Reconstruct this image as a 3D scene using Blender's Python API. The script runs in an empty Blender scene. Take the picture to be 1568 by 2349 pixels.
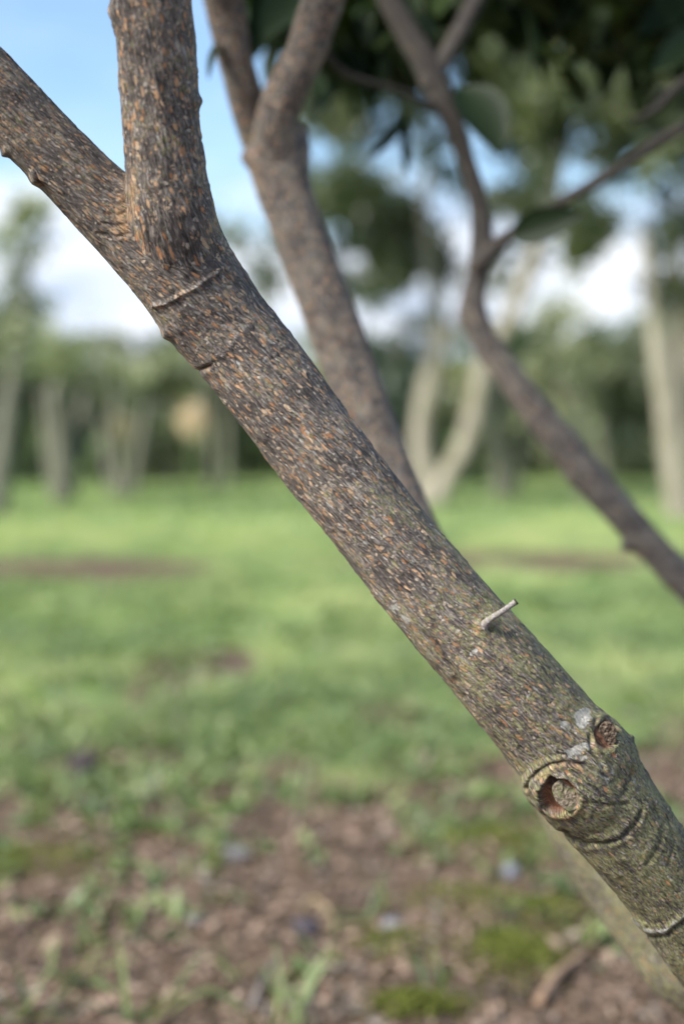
import bpy, math, random
import numpy as np
from mathutils import Vector

C = bpy.context.scene.collection
scene = bpy.context.scene
rng = np.random.default_rng(7)
random.seed(7)
R = math.radians

# ---------------------------------------------------------------- camera
CAM = np.array([0.0, 0.0, 1.15])
PITCH = R(4.29)
FPX = 3262.0                      # focal length in units of the 1568x2349 tracing
cam = bpy.data.cameras.new('camera')
cam.sensor_fit = 'VERTICAL'; cam.sensor_height = 36.0; cam.sensor_width = 24.0
cam.lens = 50.0; cam.clip_start = 0.05; cam.clip_end = 3000
cam.dof.use_dof = True; cam.dof.focus_distance = 1.29; cam.dof.aperture_fstop = 1.9
cam.dof.aperture_blades = 0
co = bpy.data.objects.new('camera', cam); C.objects.link(co)
co.location = CAM; co.rotation_euler = (R(90) - PITCH, 0, 0)
scene.camera = co
FWD = np.array([0, math.cos(PITCH), -math.sin(PITCH)])
UP = np.array([0, math.sin(PITCH), math.cos(PITCH)])
RT = np.array([1.0, 0, 0])

def P(x, y, d):
    """point seen at tracing position x, y and standing d metres ahead of the camera"""
    return CAM + d * (FWD + (x - 784) / FPX * RT + (1174.5 - y) / FPX * UP)

def proj(V):
    D = V - CAM
    d = D @ FWD
    return 784 + (D @ RT) / d * FPX, 1174.5 - (D @ UP) / d * FPX, d

def ground_at(x, y):
    r = FWD + (x - 784) / FPX * RT + (1174.5 - y) / FPX * UP
    t = -CAM[2] / r[2]
    return CAM + t * r

# ---------------------------------------------------------------- light
SUN_AZ = R(236)                   # compass-like: direction the sun stands in, measured from +Y clockwise
SUN_EL = R(41)
sd = np.array([math.sin(SUN_AZ) * math.cos(SUN_EL), math.cos(SUN_AZ) * math.cos(SUN_EL), math.sin(SUN_EL)])
sl = bpy.data.lights.new('sun', 'SUN'); sl.energy = 3.1; sl.angle = R(18); sl.color = (1.0, 0.95, 0.87)
so = bpy.data.objects.new('sun', sl); C.objects.link(so)
so.rotation_euler = Vector(sd).to_track_quat('Z', 'Y').to_euler()
so.location = (0, 0, 30)

world = bpy.data.worlds.new('World'); scene.world = world; world.use_nodes = True
wt = world.node_tree; wt.nodes.clear()
def wn(t, **k):
    n = wt.nodes.new(t)
    for a, b in k.items(): setattr(n, a, b)
    return n
sky = wn('ShaderNodeTexSky', sky_type='NISHITA', sun_disc=False)
sky.sun_elevation = SUN_EL; sky.sun_rotation = SUN_AZ
sky.air_density = 1.0; sky.dust_density = 1.4; sky.ozone_density = 2.0
tc = wn('ShaderNodeTexCoord')
mp = wn('ShaderNodeMapping'); mp.inputs['Scale'].default_value = (1, 1, 2.6)
wt.links.new(tc.outputs['Generated'], mp.inputs['Vector'])
no = wn('ShaderNodeTexNoise'); no.inputs['Scale'].default_value = 3.1; no.inputs['Detail'].default_value = 6
no.inputs['Roughness'].default_value = 0.55
mp.inputs['Location'].default_value = (0.7, 0.2, 0.35)
wt.links.new(mp.outputs['Vector'], no.inputs['Vector'])
sep = wn('ShaderNodeSeparateXYZ'); wt.links.new(tc.outputs['Generated'], sep.inputs[0])
# clouds bank up towards the horizon
mr = wn('ShaderNodeMapRange'); mr.inputs['From Min'].default_value = 0.20; mr.inputs['From Max'].default_value = 0.09
mr.inputs['To Min'].default_value = -0.13; mr.inputs['To Max'].default_value = 0.24
wt.links.new(sep.outputs['Z'], mr.inputs['Value'])
ad = wn('ShaderNodeMath', operation='ADD'); wt.links.new(no.outputs['Fac'], ad.inputs[0]); wt.links.new(mr.outputs[0], ad.inputs[1])
cr = wn('ShaderNodeMapRange', interpolation_type='SMOOTHSTEP')
cr.inputs['To Min'].default_value = 0.16; cr.inputs['From Min'].default_value = 0.47; cr.inputs['From Max'].default_value = 0.68
wt.links.new(ad.outputs[0], cr.inputs['Value'])
mx = wn('ShaderNodeMix', data_type='RGBA')
tint = wn('ShaderNodeMix', data_type='RGBA', blend_type='MULTIPLY'); tint.inputs['Factor'].default_value = 1
tint.inputs['B'].default_value = (0.76, 0.90, 0.97, 1)
wt.links.new(sky.outputs[0], tint.inputs['A'])
wt.links.new(cr.outputs[0], mx.inputs['Factor']); wt.links.new(tint.outputs['Result'], mx.inputs['A'])
no2 = wn('ShaderNodeTexNoise'); no2.inputs['Scale'].default_value = 11; no2.inputs['Detail'].default_value = 4
wt.links.new(mp.outputs['Vector'], no2.inputs['Vector'])
cc = wn('ShaderNodeValToRGB'); cc.color_ramp.elements[0].position = 0.36; cc.color_ramp.elements[0].color = (2.6 / 6, 3.1 / 6, 4.0 / 6, 1)
cc.color_ramp.elements[1].position = 0.60; cc.color_ramp.elements[1].color = (4.7 / 6, 4.9 / 6, 5.2 / 6, 1)
wt.links.new(no2.outputs['Fac'], cc.inputs[0])
cs_ = wn('ShaderNodeVectorMath', operation='SCALE'); cs_.inputs['Scale'].default_value = 6.0; wt.links.new(cc.outputs[0], cs_.inputs[0])
wt.links.new(cs_.outputs[0], mx.inputs['B'])
bg = wn('ShaderNodeBackground'); bg.inputs['Strength'].default_value = 0.09
wo = wn('ShaderNodeOutputWorld')
wt.links.new(mx.outputs['Result'], bg.inputs['Color']); wt.links.new(bg.outputs[0], wo.inputs['Surface'])

scene.view_settings.view_transform = 'Standard'; scene.view_settings.look = 'None'
scene.view_settings.gamma = 1; scene.view_settings.exposure = 1.53
scene.cycles.max_bounces = 6; scene.cycles.diffuse_bounces = 3; scene.cycles.glossy_bounces = 2
scene.cycles.transmission_bounces = 3; scene.cycles.use_denoising = True
scene.cycles.sample_clamp_indirect = 4

# ---------------------------------------------------------------- helpers
def tag(o, label=None, cat=None, group=None, kind=None):
    if label: o['label'] = label
    if cat: o['category'] = cat
    if group: o['group'] = group
    if kind: o['kind'] = kind
    return o

def empty(name, loc, label, cat, group=None):
    o = bpy.data.objects.new(name, None); C.objects.link(o); o.location = loc
    o.empty_display_size = 0.1
    return tag(o, label, cat, group)

def np_mesh(name, V, F, mat, parent=None, smooth=True, vcol=None, vvec=None, fcol=None):
    """V (n,3) world positions, F (m,3) or (m,4) faces, optional attributes"""
    me = bpy.data.meshes.new(name)
    V = np.asarray(V, np.float32); F = np.asarray(F, np.int32)
    off = np.zeros(3)
    if parent is not None:
        p = parent
        while p is not None:
            off = off + np.array(p.location); p = p.parent
    V = V - off.astype(np.float32)
    n, k = F.shape
    me.vertices.add(len(V)); me.vertices.foreach_set('co', V.ravel())
    me.loops.add(n * k); me.loops.foreach_set('vertex_index', F.ravel())
    me.polygons.add(n); me.polygons.foreach_set('loop_start', np.arange(0, n * k, k, dtype=np.int32))
    try: me.polygons.foreach_set('loop_total', np.full(n, k, np.int32))
    except Exception: pass
    me.polygons.foreach_set('use_smooth', np.full(n, smooth, bool))
    me.update(calc_edges=True)
    if vcol:
        for nm, a in vcol.items():
            at = me.attributes.new(nm, 'FLOAT_COLOR', 'POINT'); at.data.foreach_set('color', np.asarray(a, np.float32).ravel())
    if vvec:
        for nm, a in vvec.items():
            at = me.attributes.new(nm, 'FLOAT_VECTOR', 'POINT'); at.data.foreach_set('vector', np.asarray(a, np.float32).ravel())
    if fcol:
        for nm, a in fcol.items():
            at = me.attributes.new(nm, 'FLOAT', 'FACE'); at.data.foreach_set('value', np.asarray(a, np.float32).ravel())
    me.materials.append(mat)
    o = bpy.data.objects.new(name, me); C.objects.link(o)
    if parent is not None: o.parent = parent
    return o

def vnoise(X, scale, seed=0):
    """value noise in 0..1 on (n,3) points"""
    X = X * scale + seed * 17.31
    i = np.floor(X).astype(np.int64); f = X - i; f = f * f * (3 - 2 * f)
    def h(a, b, c):
        n = (a * 374761393 + b * 668265263 + c * 2147483647 + seed * 1274126177) & 0xffffffff
        n = ((n ^ (n >> 13)) * 1274126177) & 0xffffffff
        return ((n ^ (n >> 16)) & 0xffff) / 65535.0
    r = 0
    for dx in (0, 1):
        for dy in (0, 1):
            for dz in (0, 1):
                w = (f[:, 0] if dx else 1 - f[:, 0]) * (f[:, 1] if dy else 1 - f[:, 1]) * (f[:, 2] if dz else 1 - f[:, 2])
                r = r + w * h(i[:, 0] + dx, i[:, 1] + dy, i[:, 2] + dz)
    return r

def fbm(X, scale, seed=0, oct=3):
    r = 0; a = 1; t = 0
    for k in range(oct):
        r = r + a * vnoise(X, scale * 2 ** k, seed + k); t += a; a *= 0.5
    return r / t

def catmull(Q, step):
    """smooth (centripetal) resample of rows of Q, evenly spaced along the way"""
    Q = np.asarray(Q, float)
    E = np.vstack([2 * Q[0] - Q[1], Q, 2 * Q[-1] - Q[-2]])
    out = []
    for i in range(1, len(E) - 2):
        p = E[i - 1:i + 3]
        t = [0.0]
        for k in range(3): t.append(t[-1] + max(1e-6, np.linalg.norm(p[k + 1][:3] - p[k][:3])) ** 0.5)
        n = 24; x = np.linspace(t[1], t[2], n, endpoint=False)[:, None]
        L = lambda a, b, ta, tb: ((tb - x) * a + (x - ta) * b) / (tb - ta)
        a1, a2, a3 = L(p[0], p[1], t[0], t[1]), L(p[1], p[2], t[1], t[2]), L(p[2], p[3], t[2], t[3])
        b1, b2 = L(a1, a2, t[0], t[2]), L(a2, a3, t[1], t[3])
        out.append(L(b1, b2, t[1], t[2]))
    out.append(E[-2][None]); S = np.vstack(out)
    d = np.r_[0, np.cumsum(np.linalg.norm(np.diff(S[:, :3], axis=0), axis=1))]
    m = max(4, int(d[-1] / step)); q = np.linspace(0, d[-1], m)
    S = np.stack([np.interp(q, d, S[:, k]) for k in range(S.shape[1])], 1)
    w = max(1, int(0.006 / step))
    if w > 1 and m > 8 * w:
        ker = np.hanning(2 * w + 1); ker /= ker.sum()
        for k in range(S.shape[1]):
            S[:, k] = np.convolve(np.pad(S[:, k], w, mode='reflect', reflect_type='odd'), ker, mode='valid')
    return S

class Tube:
    """tapered tube along a smooth centre line, with bark coordinates per vertex"""
    def __init__(s, Q, ntheta, step, twist=0.0, cap=True):
        s.Q = catmull(Q, step); c = s.Q[:, :3]; r = s.Q[:, 3]; n = len(c)
        s.c, s.r = c, r
        T = np.gradient(c, axis=0); T /= np.linalg.norm(T, axis=1)[:, None]
        N = np.zeros_like(c)
        a = np.array([0, -1.0, 0]); a = a - T[0] * (a @ T[0]); N[0] = a / np.linalg.norm(a)
        for i in range(1, n):
            v = N[i - 1] - T[i] * (N[i - 1] @ T[i]); N[i] = v / np.linalg.norm(v)
        B = np.cross(T, N)
        th = np.linspace(0, 2 * math.pi, ntheta, endpoint=False)
        s.dir = (np.cos(th)[None, :, None] * N[:, None] + np.sin(th)[None, :, None] * B[:, None]).reshape(-1, 3)
        s.V = (c[:, None] + r[:, None, None] * s.dir.reshape(n, ntheta, 3)).reshape(-1, 3)
        sl = np.r_[0, np.cumsum(np.linalg.norm(np.diff(c, axis=0), axis=1))]
        R0 = float(np.median(r))
        TH = th[None] + twist * sl[:, None] / R0
        s.bc = np.stack([R0 * np.cos(TH), R0 * np.sin(TH), np.repeat(sl[:, None], ntheta, 1)], -1).reshape(-1, 3)
        i = np.arange(n - 1)[:, None]; j = np.arange(ntheta)[None]
        a0 = i * ntheta + j; a1 = i * ntheta + (j + 1) % ntheta
        s.F = np.stack([a0, a1, a1 + ntheta, a0 + ntheta], -1).reshape(-1, 4)
        s.T = T; s.n = n; s.nt = ntheta
    def displace(s, h):
        s.V = s.V + s.dir * np.asarray(h)[:, None]
    def caps(s):
        # close the ends with a fan folded into quads
        for ring, flip in ((0, True), (s.n - 1, False)):
            base = ring * s.nt; ci = len(s.V)
            s.V = np.vstack([s.V, s.c[ring]]); s.bc = np.vstack([s.bc, s.bc[base] * [0, 0, 1]])
            s.dir = np.vstack([s.dir, s.T[ring]])
            j = np.arange(0, s.nt, 2)
            q = np.stack([np.full_like(j, ci), base + j, base + (j + 1) % s.nt, base + (j + 2) % s.nt], -1)
            if flip: q = q[:, ::-1]
            s.F = np.vstack([s.F, q])

def tube_sdf(X, tube, every=6):
    """distance from points X to a tube's surface, coarse but smooth"""
    c = tube.c[::every]; r = tube.r[::every]
    best = np.full(len(X), 1e9)
    a = c[:-1]; b = c[1:]
    for k in range(len(a)):
        ab = b[k] - a[k]; t = np.clip(((X - a[k]) @ ab) / (ab @ ab), 0, 1)
        d = np.linalg.norm(X - a[k] - t[:, None] * ab, axis=1) - (r[k] + (r[k + 1] - r[k]) * t)
        best = np.minimum(best, d)
    return best

def polydist(u, v, pts):
    best = np.full(len(u), 1e9)
    for (x0, y0), (x1, y1) in zip(pts[:-1], pts[1:]):
        dx, dy = x1 - x0, y1 - y0
        t = np.clip(((u - x0) * dx + (v - y0) * dy) / (dx * dx + dy * dy), 0, 1)
        best = np.minimum(best, np.hypot(u - x0 - t * dx, v - y0 - t * dy))
    return best

def ell(u, v, cx, cy, a, b, rot):
    c, s = math.cos(R(rot)), math.sin(R(rot))
    x = (u - cx) * c + (v - cy) * s; y = -(u - cx) * s + (v - cy) * c
    return np.sqrt((x / a) ** 2 + (y / b) ** 2)

def sst(a, b, x):
    t = np.clip((x - a) / (b - a), 0, 1); return t * t * (3 - 2 * t)

# ---------------------------------------------------------------- materials
class NT:
    def __init__(s, name):
        s.m = bpy.data.materials.new(name); s.m.use_nodes = True; s.t = s.m.node_tree; s.t.nodes.clear()
        s.out = s.n('ShaderNodeOutputMaterial')
    def n(s, t, **k):
        x = s.t.nodes.new(t)
        for a, b in k.items(): setattr(x, a, b)
        return x
    def l(s, a, b): s.t.links.new(a, b)
    def put(s, sock, v):
        if isinstance(v, bpy.types.NodeSocket): s.l(v, sock)
        elif isinstance(v, (tuple, list)) and sock.type == 'RGBA': sock.default_value = (*v[:3], 1)
        else: sock.default_value = v
    def math(s, op, a, b=0.0, clamp=False):
        x = s.n('ShaderNodeMath', operation=op, use_clamp=clamp); s.put(x.inputs[0], a); s.put(x.inputs[1], b); return x.outputs[0]
    def mix(s, f, a, b, mode='MIX'):
        x = s.n('ShaderNodeMix', data_type='RGBA', blend_type=mode); s.put(x.inputs['Factor'], f); s.put(x.inputs['A'], a); s.put(x.inputs['B'], b); return x.outputs['Result']
    def rng(s, v, a, b, c=0.0, d=1.0, smooth=True):
        x = s.n('ShaderNodeMapRange', interpolation_type='SMOOTHSTEP' if smooth else 'LINEAR')
        s.put(x.inputs['Value'], v)
        for k, q in zip(('From Min', 'From Max', 'To Min', 'To Max'), (a, b, c, d)): s.put(x.inputs[k], q)
        return x.outputs[0]
    def attr(s, name): return s.n('ShaderNodeAttribute', attribute_name=name, attribute_type='GEOMETRY')
    def mapv(s, v, sc, loc=(0, 0, 0)):
        x = s.n('ShaderNodeMapping'); s.l(v, x.inputs['Vector']); x.inputs['Scale'].default_value = sc; x.inputs['Location'].default_value = loc; return x.outputs[0]
    def noise(s, v, sc, det=3, rough=0.5, dist=0.0, out='Fac'):
        x = s.n('ShaderNodeTexNoise'); s.l(v, x.inputs['Vector']); x.inputs['Scale'].default_value = sc
        x.inputs['Detail'].default_value = det; x.inputs['Roughness'].default_value = rough; x.inputs['Distortion'].default_value = dist
        return x.outputs[out]
    def vor(s, v, sc, feature='F1', rand=1.0):
        x = s.n('ShaderNodeTexVoronoi', feature=feature); s.l(v, x.inputs['Vector']); x.inputs['Scale'].default_value = sc
        x.inputs['Randomness'].default_value = rand; return x
    def ramp(s, v, stops):
        x = s.n('ShaderNodeValToRGB'); s.l(v, x.inputs[0]); e = x.color_ramp.elements
        while len(e) < len(stops): e.new(0.5)
        for k, (p, c) in zip(e, stops): k.position = p; k.color = (*c, 1)
        return x.outputs[0]
    def bsdf(s, col, rough=0.8, spec=0.3, normal=None, trans=None):
        b = s.n('ShaderNodeBsdfPrincipled'); s.put(b.inputs['Base Color'], col); s.put(b.inputs['Roughness'], rough)
        b.inputs['Specular IOR Level'].default_value = spec
        if normal is not None: s.l(normal, b.inputs['Normal'])
        o = b.outputs[0]
        if trans:
            t = s.n('ShaderNodeBsdfTranslucent'); s.put(t.inputs['Color'], trans[0])
            m = s.n('ShaderNodeMixShader'); m.inputs[0].default_value = trans[1]; s.l(o, m.inputs[1]); s.l(t.outputs[0], m.inputs[2]); o = m.outputs[0]
        s.l(o, s.out.inputs['Surface']); return s.m
    def bump(s, h, dist, strength=1.0, normal=None):
        b = s.n('ShaderNodeBump'); s.put(b.inputs['Height'], h); b.inputs['Distance'].default_value = dist; b.inputs['Strength'].default_value = strength
        if normal is not None: s.l(normal, b.inputs['Normal'])
        return b.outputs[0]

def bark_material(name='bark', base=((0.028, 0.023, 0.021), (0.150, 0.129, 0.116), (0.44, 0.40, 0.36))):
    """coordinates are metres round and along the stem, scaled here to millimetres.
    mk: R algae, G pale lichen, B bare wood, A dark crease and painted crown shade;  mk2: R tan scar, G how many corky flecks"""
    t = NT(name)
    bc = t.attr('bc').outputs['Vector']
    mm = t.mapv(bc, (1000, 1000, 1000))
    mk = t.attr('mk'); mk2 = t.attr('mk2')
    sp = t.n('ShaderNodeSeparateColor'); t.l(mk.outputs['Color'], sp.inputs[0])
    sp2 = t.n('ShaderNodeSeparateColor'); t.l(mk2.outputs['Color'], sp2.inputs[0])
    moss, lich, wood = sp.outputs[0], sp.outputs[1], sp.outputs[2]; dark = mk.outputs['Alpha']
    tan, fleck = sp2.outputs[0], sp2.outputs[1]
    warp = t.noise(t.mapv(mm, (0.12, 0.12, 0.05)), 1.0, 2, out='Color')
    wv = t.n('ShaderNodeVectorMath', operation='MULTIPLY_ADD'); t.l(warp, wv.inputs[0]); wv.inputs[1].default_value = (5, 5, 8); t.l(mm, wv.inputs[2])
    w = wv.outputs[0]
    f1 = t.noise(t.mapv(w, (0.72, 0.72, 0.070)), 1.0, 3, 0.65)
    f2 = t.noise(t.mapv(w, (1.5, 1.5, 0.22), (9, 3, 1)), 1.0, 2, 0.6)
    blotch = t.noise(t.mapv(mm, (0.045, 0.045, 0.03)), 1.0, 3, 0.6)
    fib = t.math('ADD', t.math('MULTIPLY', f1, 0.62), t.math('MULTIPLY', f2, 0.38))
    col = t.ramp(t.rng(fib, 0.38, 0.64, smooth=False), [(0.0, base[0]), (0.5, base[1]), (1.0, base[2])])
    col = t.mix(t.rng(blotch, 0.35, 0.7), t.mix(1.0, col, (0.66, 0.62, 0.60), 'MULTIPLY'), t.mix(1.0, col, (1.30, 1.25, 1.20), 'MULTIPLY'))
    # corky flecks: long orange ones and rounder tan ones
    v1 = t.vor(t.mapv(w, (0.35, 0.35, 0.110)), 1.0)
    v2 = t.vor(t.mapv(w, (0.27, 0.27, 0.25), (4, 7, 2)), 1.0)
    v3 = t.vor(t.mapv(w, (0.50, 0.50, 0.13), (1, 2, 8)), 1.0)
    def fl(v, rad, keep, edge):
        s3 = t.n('ShaderNodeSeparateColor'); t.l(v.outputs['Color'], s3.inputs[0])
        size = t.math('MULTIPLY', s3.outputs[1], rad * 1.25)
        m = t.math('SUBTRACT', t.math('ADD', size, 0.08), t.math('ADD', v.outputs['Distance'], t.math('MULTIPLY', t.math('SUBTRACT', f2, 0.5), 1.3)))
        m = t.rng(m, 0.0, edge)
        k = t.math('LESS_THAN', s3.outputs[0], t.math('MULTIPLY', t.math('MULTIPLY', fleck, t.rng(blotch, 0.35, 0.62, 0.45, 1.15)), keep))
        return t.math('MULTIPLY', m, k), s3.outputs[2]
    m1, c1 = fl(v1, 0.40, 0.95, 0.10)
    m2, c2 = fl(v2, 0.37, 0.62, 0.12)
    m3, c3 = fl(v3, 0.40, 0.18, 0.10)
    o1 = t.ramp(c1, [(0.0, (0.44, 0.20, 0.09)), (0.45, (0.60, 0.34, 0.18)), (1.0, (0.66, 0.48, 0.32))])
    o2 = t.ramp(c2, [(0.0, (0.48, 0.32, 0.20)), (0.6, (0.60, 0.48, 0.36)), (1.0, (0.56, 0.50, 0.43))])
    o3 = t.ramp(c3, [(0.0, (0.40, 0.38, 0.34)), (0.6, (0.52, 0.50, 0.46)), (1.0, (0.34, 0.20, 0.11))])
    col = t.mix(t.math('MULTIPLY', m3, 0.75), col, o3)
    col = t.mix(t.math('MULTIPLY', m2, 0.85), col, o2)
    col = t.mix(t.math('MULTIPLY', m1, 0.9), col, o1)
    # tan scar
    col = t.mix(t.math('MULTIPLY', tan, t.rng(f1, 0.40, 0.56)), col, (0.50, 0.30, 0.15))
    # algae in grains
    an = t.noise(t.mapv(mm, (0.36, 0.36, 0.16), (3, 3, 3)), 1.0, 4, 0.75)
    am = t.rng(t.math('ADD', t.math('ADD', an, t.math('MULTIPLY', t.math('SUBTRACT', blotch, 0.5), 0.35)), t.math('MULTIPLY', moss, 0.135)), 0.56, 0.68)
    gcol = t.ramp(f2, [(0.3, (0.095, 0.088, 0.036)), (0.5, (0.25, 0.245, 0.095)), (0.68, (0.48, 0.47, 0.20))])
    col = t.mix(t.math('MULTIPLY', am, 0.72), col, gcol)
    # pale crust lichen
    ln = t.noise(t.mapv(mm, (0.16, 0.16, 0.10), (7, 1, 2)), 1.0, 4, 0.6)
    lm = t.rng(t.math('ADD', ln, t.math('MULTIPLY', lich, 0.45)), 0.80, 0.92)
    col = t.mix(t.math('MULTIPLY', lm, 0.85), col, t.mix(f2, (0.36, 0.34, 0.30), (0.62, 0.60, 0.54)))
    # bare wood inside scars, dark creases and painted crown shade
    wn_ = t.noise(t.mapv(mm, (0.9, 0.9, 0.2)), 1.0, 2)
    col = t.mix(wood, col, t.ramp(wn_, [(0.3, (0.10, 0.042, 0.022)), (0.55, (0.27, 0.12, 0.062)), (0.8, (0.45, 0.26, 0.15))]))
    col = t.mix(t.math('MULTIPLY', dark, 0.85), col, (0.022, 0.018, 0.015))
    h = t.math('ADD', t.math('MULTIPLY', f1, 0.9), t.math('MULTIPLY', f2, 0.55))
    h = t.math('ADD', h, t.math('MULTIPLY', m1, 0.60)); h = t.math('ADD', h, t.math('MULTIPLY', m2, 0.55)); h = t.math('ADD', h, t.math('MULTIPLY', m3, 0.15))
    h = t.math('ADD', h, t.math('MULTIPLY', am, 0.15))
    nrm = t.bump(h, 0.0034, 1.0)
    return t.bsdf(col, t.rng(f1, 0.3, 0.7, 0.55, 0.85), 0.35, nrm)

M_bark = bark_material()

def leaf_material(name, stops, trans_gain=1.6, tf=0.3, rough=0.45, spec=0.5):
    t = NT(name)
    a = t.attr('rnd').outputs['Fac']
    col = t.ramp(a, stops)
    tr = t.mix(1.0, col, (trans_gain * 1.1, trans_gain * 1.25, trans_gain * 0.45), 'MULTIPLY')
    return t.bsdf(col, rough, spec, None, (tr, tf))

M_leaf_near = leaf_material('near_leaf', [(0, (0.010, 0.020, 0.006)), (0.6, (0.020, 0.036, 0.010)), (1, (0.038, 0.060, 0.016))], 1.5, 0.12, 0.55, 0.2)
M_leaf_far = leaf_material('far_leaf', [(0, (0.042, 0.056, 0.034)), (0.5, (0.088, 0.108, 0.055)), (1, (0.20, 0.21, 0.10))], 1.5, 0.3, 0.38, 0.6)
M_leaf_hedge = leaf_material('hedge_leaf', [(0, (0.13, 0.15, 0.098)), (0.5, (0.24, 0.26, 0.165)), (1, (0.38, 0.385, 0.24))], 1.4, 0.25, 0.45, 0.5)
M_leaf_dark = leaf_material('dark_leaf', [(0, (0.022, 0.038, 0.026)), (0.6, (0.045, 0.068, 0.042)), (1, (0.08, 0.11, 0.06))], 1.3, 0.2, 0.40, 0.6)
M_grass = leaf_material('grass_blade', [(0, (0.135, 0.19, 0.090)), (0.5, (0.27, 0.335, 0.155)), (0.85, (0.44, 0.46, 0.235)), (1, (0.42, 0.36, 0.23))], 1.3, 0.35, 0.5)
M_weed = leaf_material('weed_leaf', [(0, (0.075, 0.115, 0.050)), (0.5, (0.145, 0.20, 0.080)), (1, (0.27, 0.31, 0.13))], 1.4, 0.3, 0.5)
M_moss = leaf_material('moss', [(0, (0.07, 0.08, 0.022)), (0.6, (0.13, 0.15, 0.035)), (1, (0.23, 0.24, 0.06))], 1.3, 0.25, 0.8, 0.1)
M_litter = leaf_material('dead_leaf', [(0.0, (0.060, 0.044, 0.036)), (0.25, (0.150, 0.105, 0.078)), (0.5, (0.235, 0.160, 0.118)), (0.7, (0.32, 0.235, 0.175)),
                                        (0.85, (0.22, 0.20, 0.18)), (1.0, (0.20, 0.12, 0.085))], 1.0, 0.12, 0.6, 0.4)

def pale_trunk_material():
    t = NT('pale_bark'); g = t.n('ShaderNodeNewGeometry').outputs['Position']
    a = t.noise(t.mapv(g, (1, 1, 0.3)), 9, 4, 0.6); b = t.noise(g, 3, 3)
    col = t.ramp(a, [(0.3, (0.16, 0.14, 0.105)), (0.5, (0.27, 0.24, 0.185)), (0.75, (0.37, 0.34, 0.275))])
    col = t.mix(t.rng(b, 0.5, 0.7), col, (0.20, 0.185, 0.125))
    return t.bsdf(col, 0.85, 0.2, t.bump(a, 0.01, 0.6))
M_pale = pale_trunk_material()
def grey_trunk_material():
    t = NT('grey_bark'); g = t.n('ShaderNodeNewGeometry').outputs['Position']
    a = t.noise(t.mapv(g, (1, 1, 0.3)), 9, 4, 0.6)
    return t.bsdf(t.ramp(a, [(0.3, (0.095, 0.095, 0.070)), (0.7, (0.18, 0.175, 0.135))]), 0.9, 0.2)
M_grey = grey_trunk_material()
M_mid = M_pale

def ground_material():
    t = NT('ground_soil_and_turf'); g = t.n('ShaderNodeNewGeometry').outputs['Position']
    a = t.noise(g, 1.1, 5, 0.6); b = t.noise(g, 14, 5, 0.65); c = t.noise(g, 60, 4, 0.7); d = t.noise(g, 4, 4, 0.6)
    soil = t.ramp(b, [(0.25, (0.045, 0.032, 0.023)), (0.5, (0.110, 0.076, 0.054)), (0.75, (0.19, 0.135, 0.095))])
    soil = t.mix(t.rng(c, 0.55, 0.75), soil, (0.24, 0.19, 0.155))
    turf = t.ramp(b, [(0.25, (0.10, 0.15, 0.05)), (0.5, (0.18, 0.27, 0.085)), (0.8, (0.27, 0.34, 0.13))])
    turf = t.mix(t.rng(a, 0.45, 0.7), turf, (0.28, 0.34, 0.11))
    at = t.attr('turf').outputs['Fac']
    m = t.rng(t.math('ADD', at, t.math('MULTIPLY', t.math('SUBTRACT', d, 0.5), 0.9)), 0.35, 0.65)
    col = t.mix(m, soil, turf)
    h = t.math('ADD', t.math('MULTIPLY', b, 1.0), t.math('MULTIPLY', c, 0.4))
    return t.bsdf(col, 0.95, 0.1, t.bump(h, 0.03, 0.8))
M_ground = ground_material()

# ---------------------------------------------------------------- ground
BARE = [  # bare patches: tracing x, y, half width m, half depth m, weight
    (205, 1305, 0.75, 0.60, 1.8), (1150, 1285, 0.95, 0.55, 1.8), (700, 1290, 1.1, 0.25, 0.5), (1420, 1290, 0.8, 0.4, 0.8),
    (455, 1530, 0.22, 0.5, 2.2), (900, 1660, 0.20, 0.30, 0.75), (60, 1290, 0.6, 0.3, 0.6), (1290, 1440, 0.22, 0.5, 0.5), (1360, 1560, .25, .4, .4)]
def turf_at(X):
    x, y = X[:, 0], X[:, 1]
    X0 = np.c_[x, y, x * 0]
    nz = fbm(X0, 1.6, 3, 3) - 0.5
    t = sst(3.1, 5.6, y + nz * 2.2) * (1 - 0.45 * sst(0.52, 0.66, fbm(X0, 2.3, 31, 3)) * sst(10, 6, y))
    for px, py, a, b, w in BARE:
        g = ground_at(px, py)
        t = t - w * np.exp(-(((x - g[0]) / a) ** 2 + ((y - g[1]) / b) ** 2))
    return np.clip(t, 0, 1)

def height_at(X):
    X0 = np.c_[X[:, 0], X[:, 1], X[:, 0] * 0]
    m = ground_at(455, 1525)
    return 0.05 * np.exp(-((X[:, 0] - m[0]) ** 2 + (X[:, 1] - m[1]) ** 2) / 0.03) + (fbm(X0, 0.5, 11, 2) - 0.5) * 0.08 + (fbm(X0, 5, 12, 2) - 0.5) * 0.02

ys = np.r_[np.linspace(-400, -4, 12), np.linspace(-3, 1.0, 12), np.linspace(1.1, 7, 170), np.linspace(7.1, 30, 150), np.linspace(32, 100, 25), np.linspace(120, 900, 12)]
tt = np.linspace(-1, 1, 161); xs = np.sign(tt) * (np.abs(tt) * 5 + np.abs(tt) ** 7 * 600)
XX, YY = np.meshgrid(xs, ys); V = np.c_[XX.ravel(), YY.ravel(), np.zeros(XX.size)]
near = sst(60, 30, np.abs(V[:, 1]) + np.abs(V[:, 0]))
V[:, 2] = height_at(V) * near
ny, nx = XX.shape; i = np.arange(ny - 1)[:, None]; j = np.arange(nx - 1)[None]; a0 = i * nx + j
F = np.stack([a0, a0 + 1, a0 + nx + 1, a0 + nx], -1).reshape(-1, 4)
tf = turf_at(V)
g = np_mesh('ground', V, F, M_ground, vcol={'turf': np.c_[tf, tf, tf, tf]})
tag(g, kind='structure')

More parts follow.
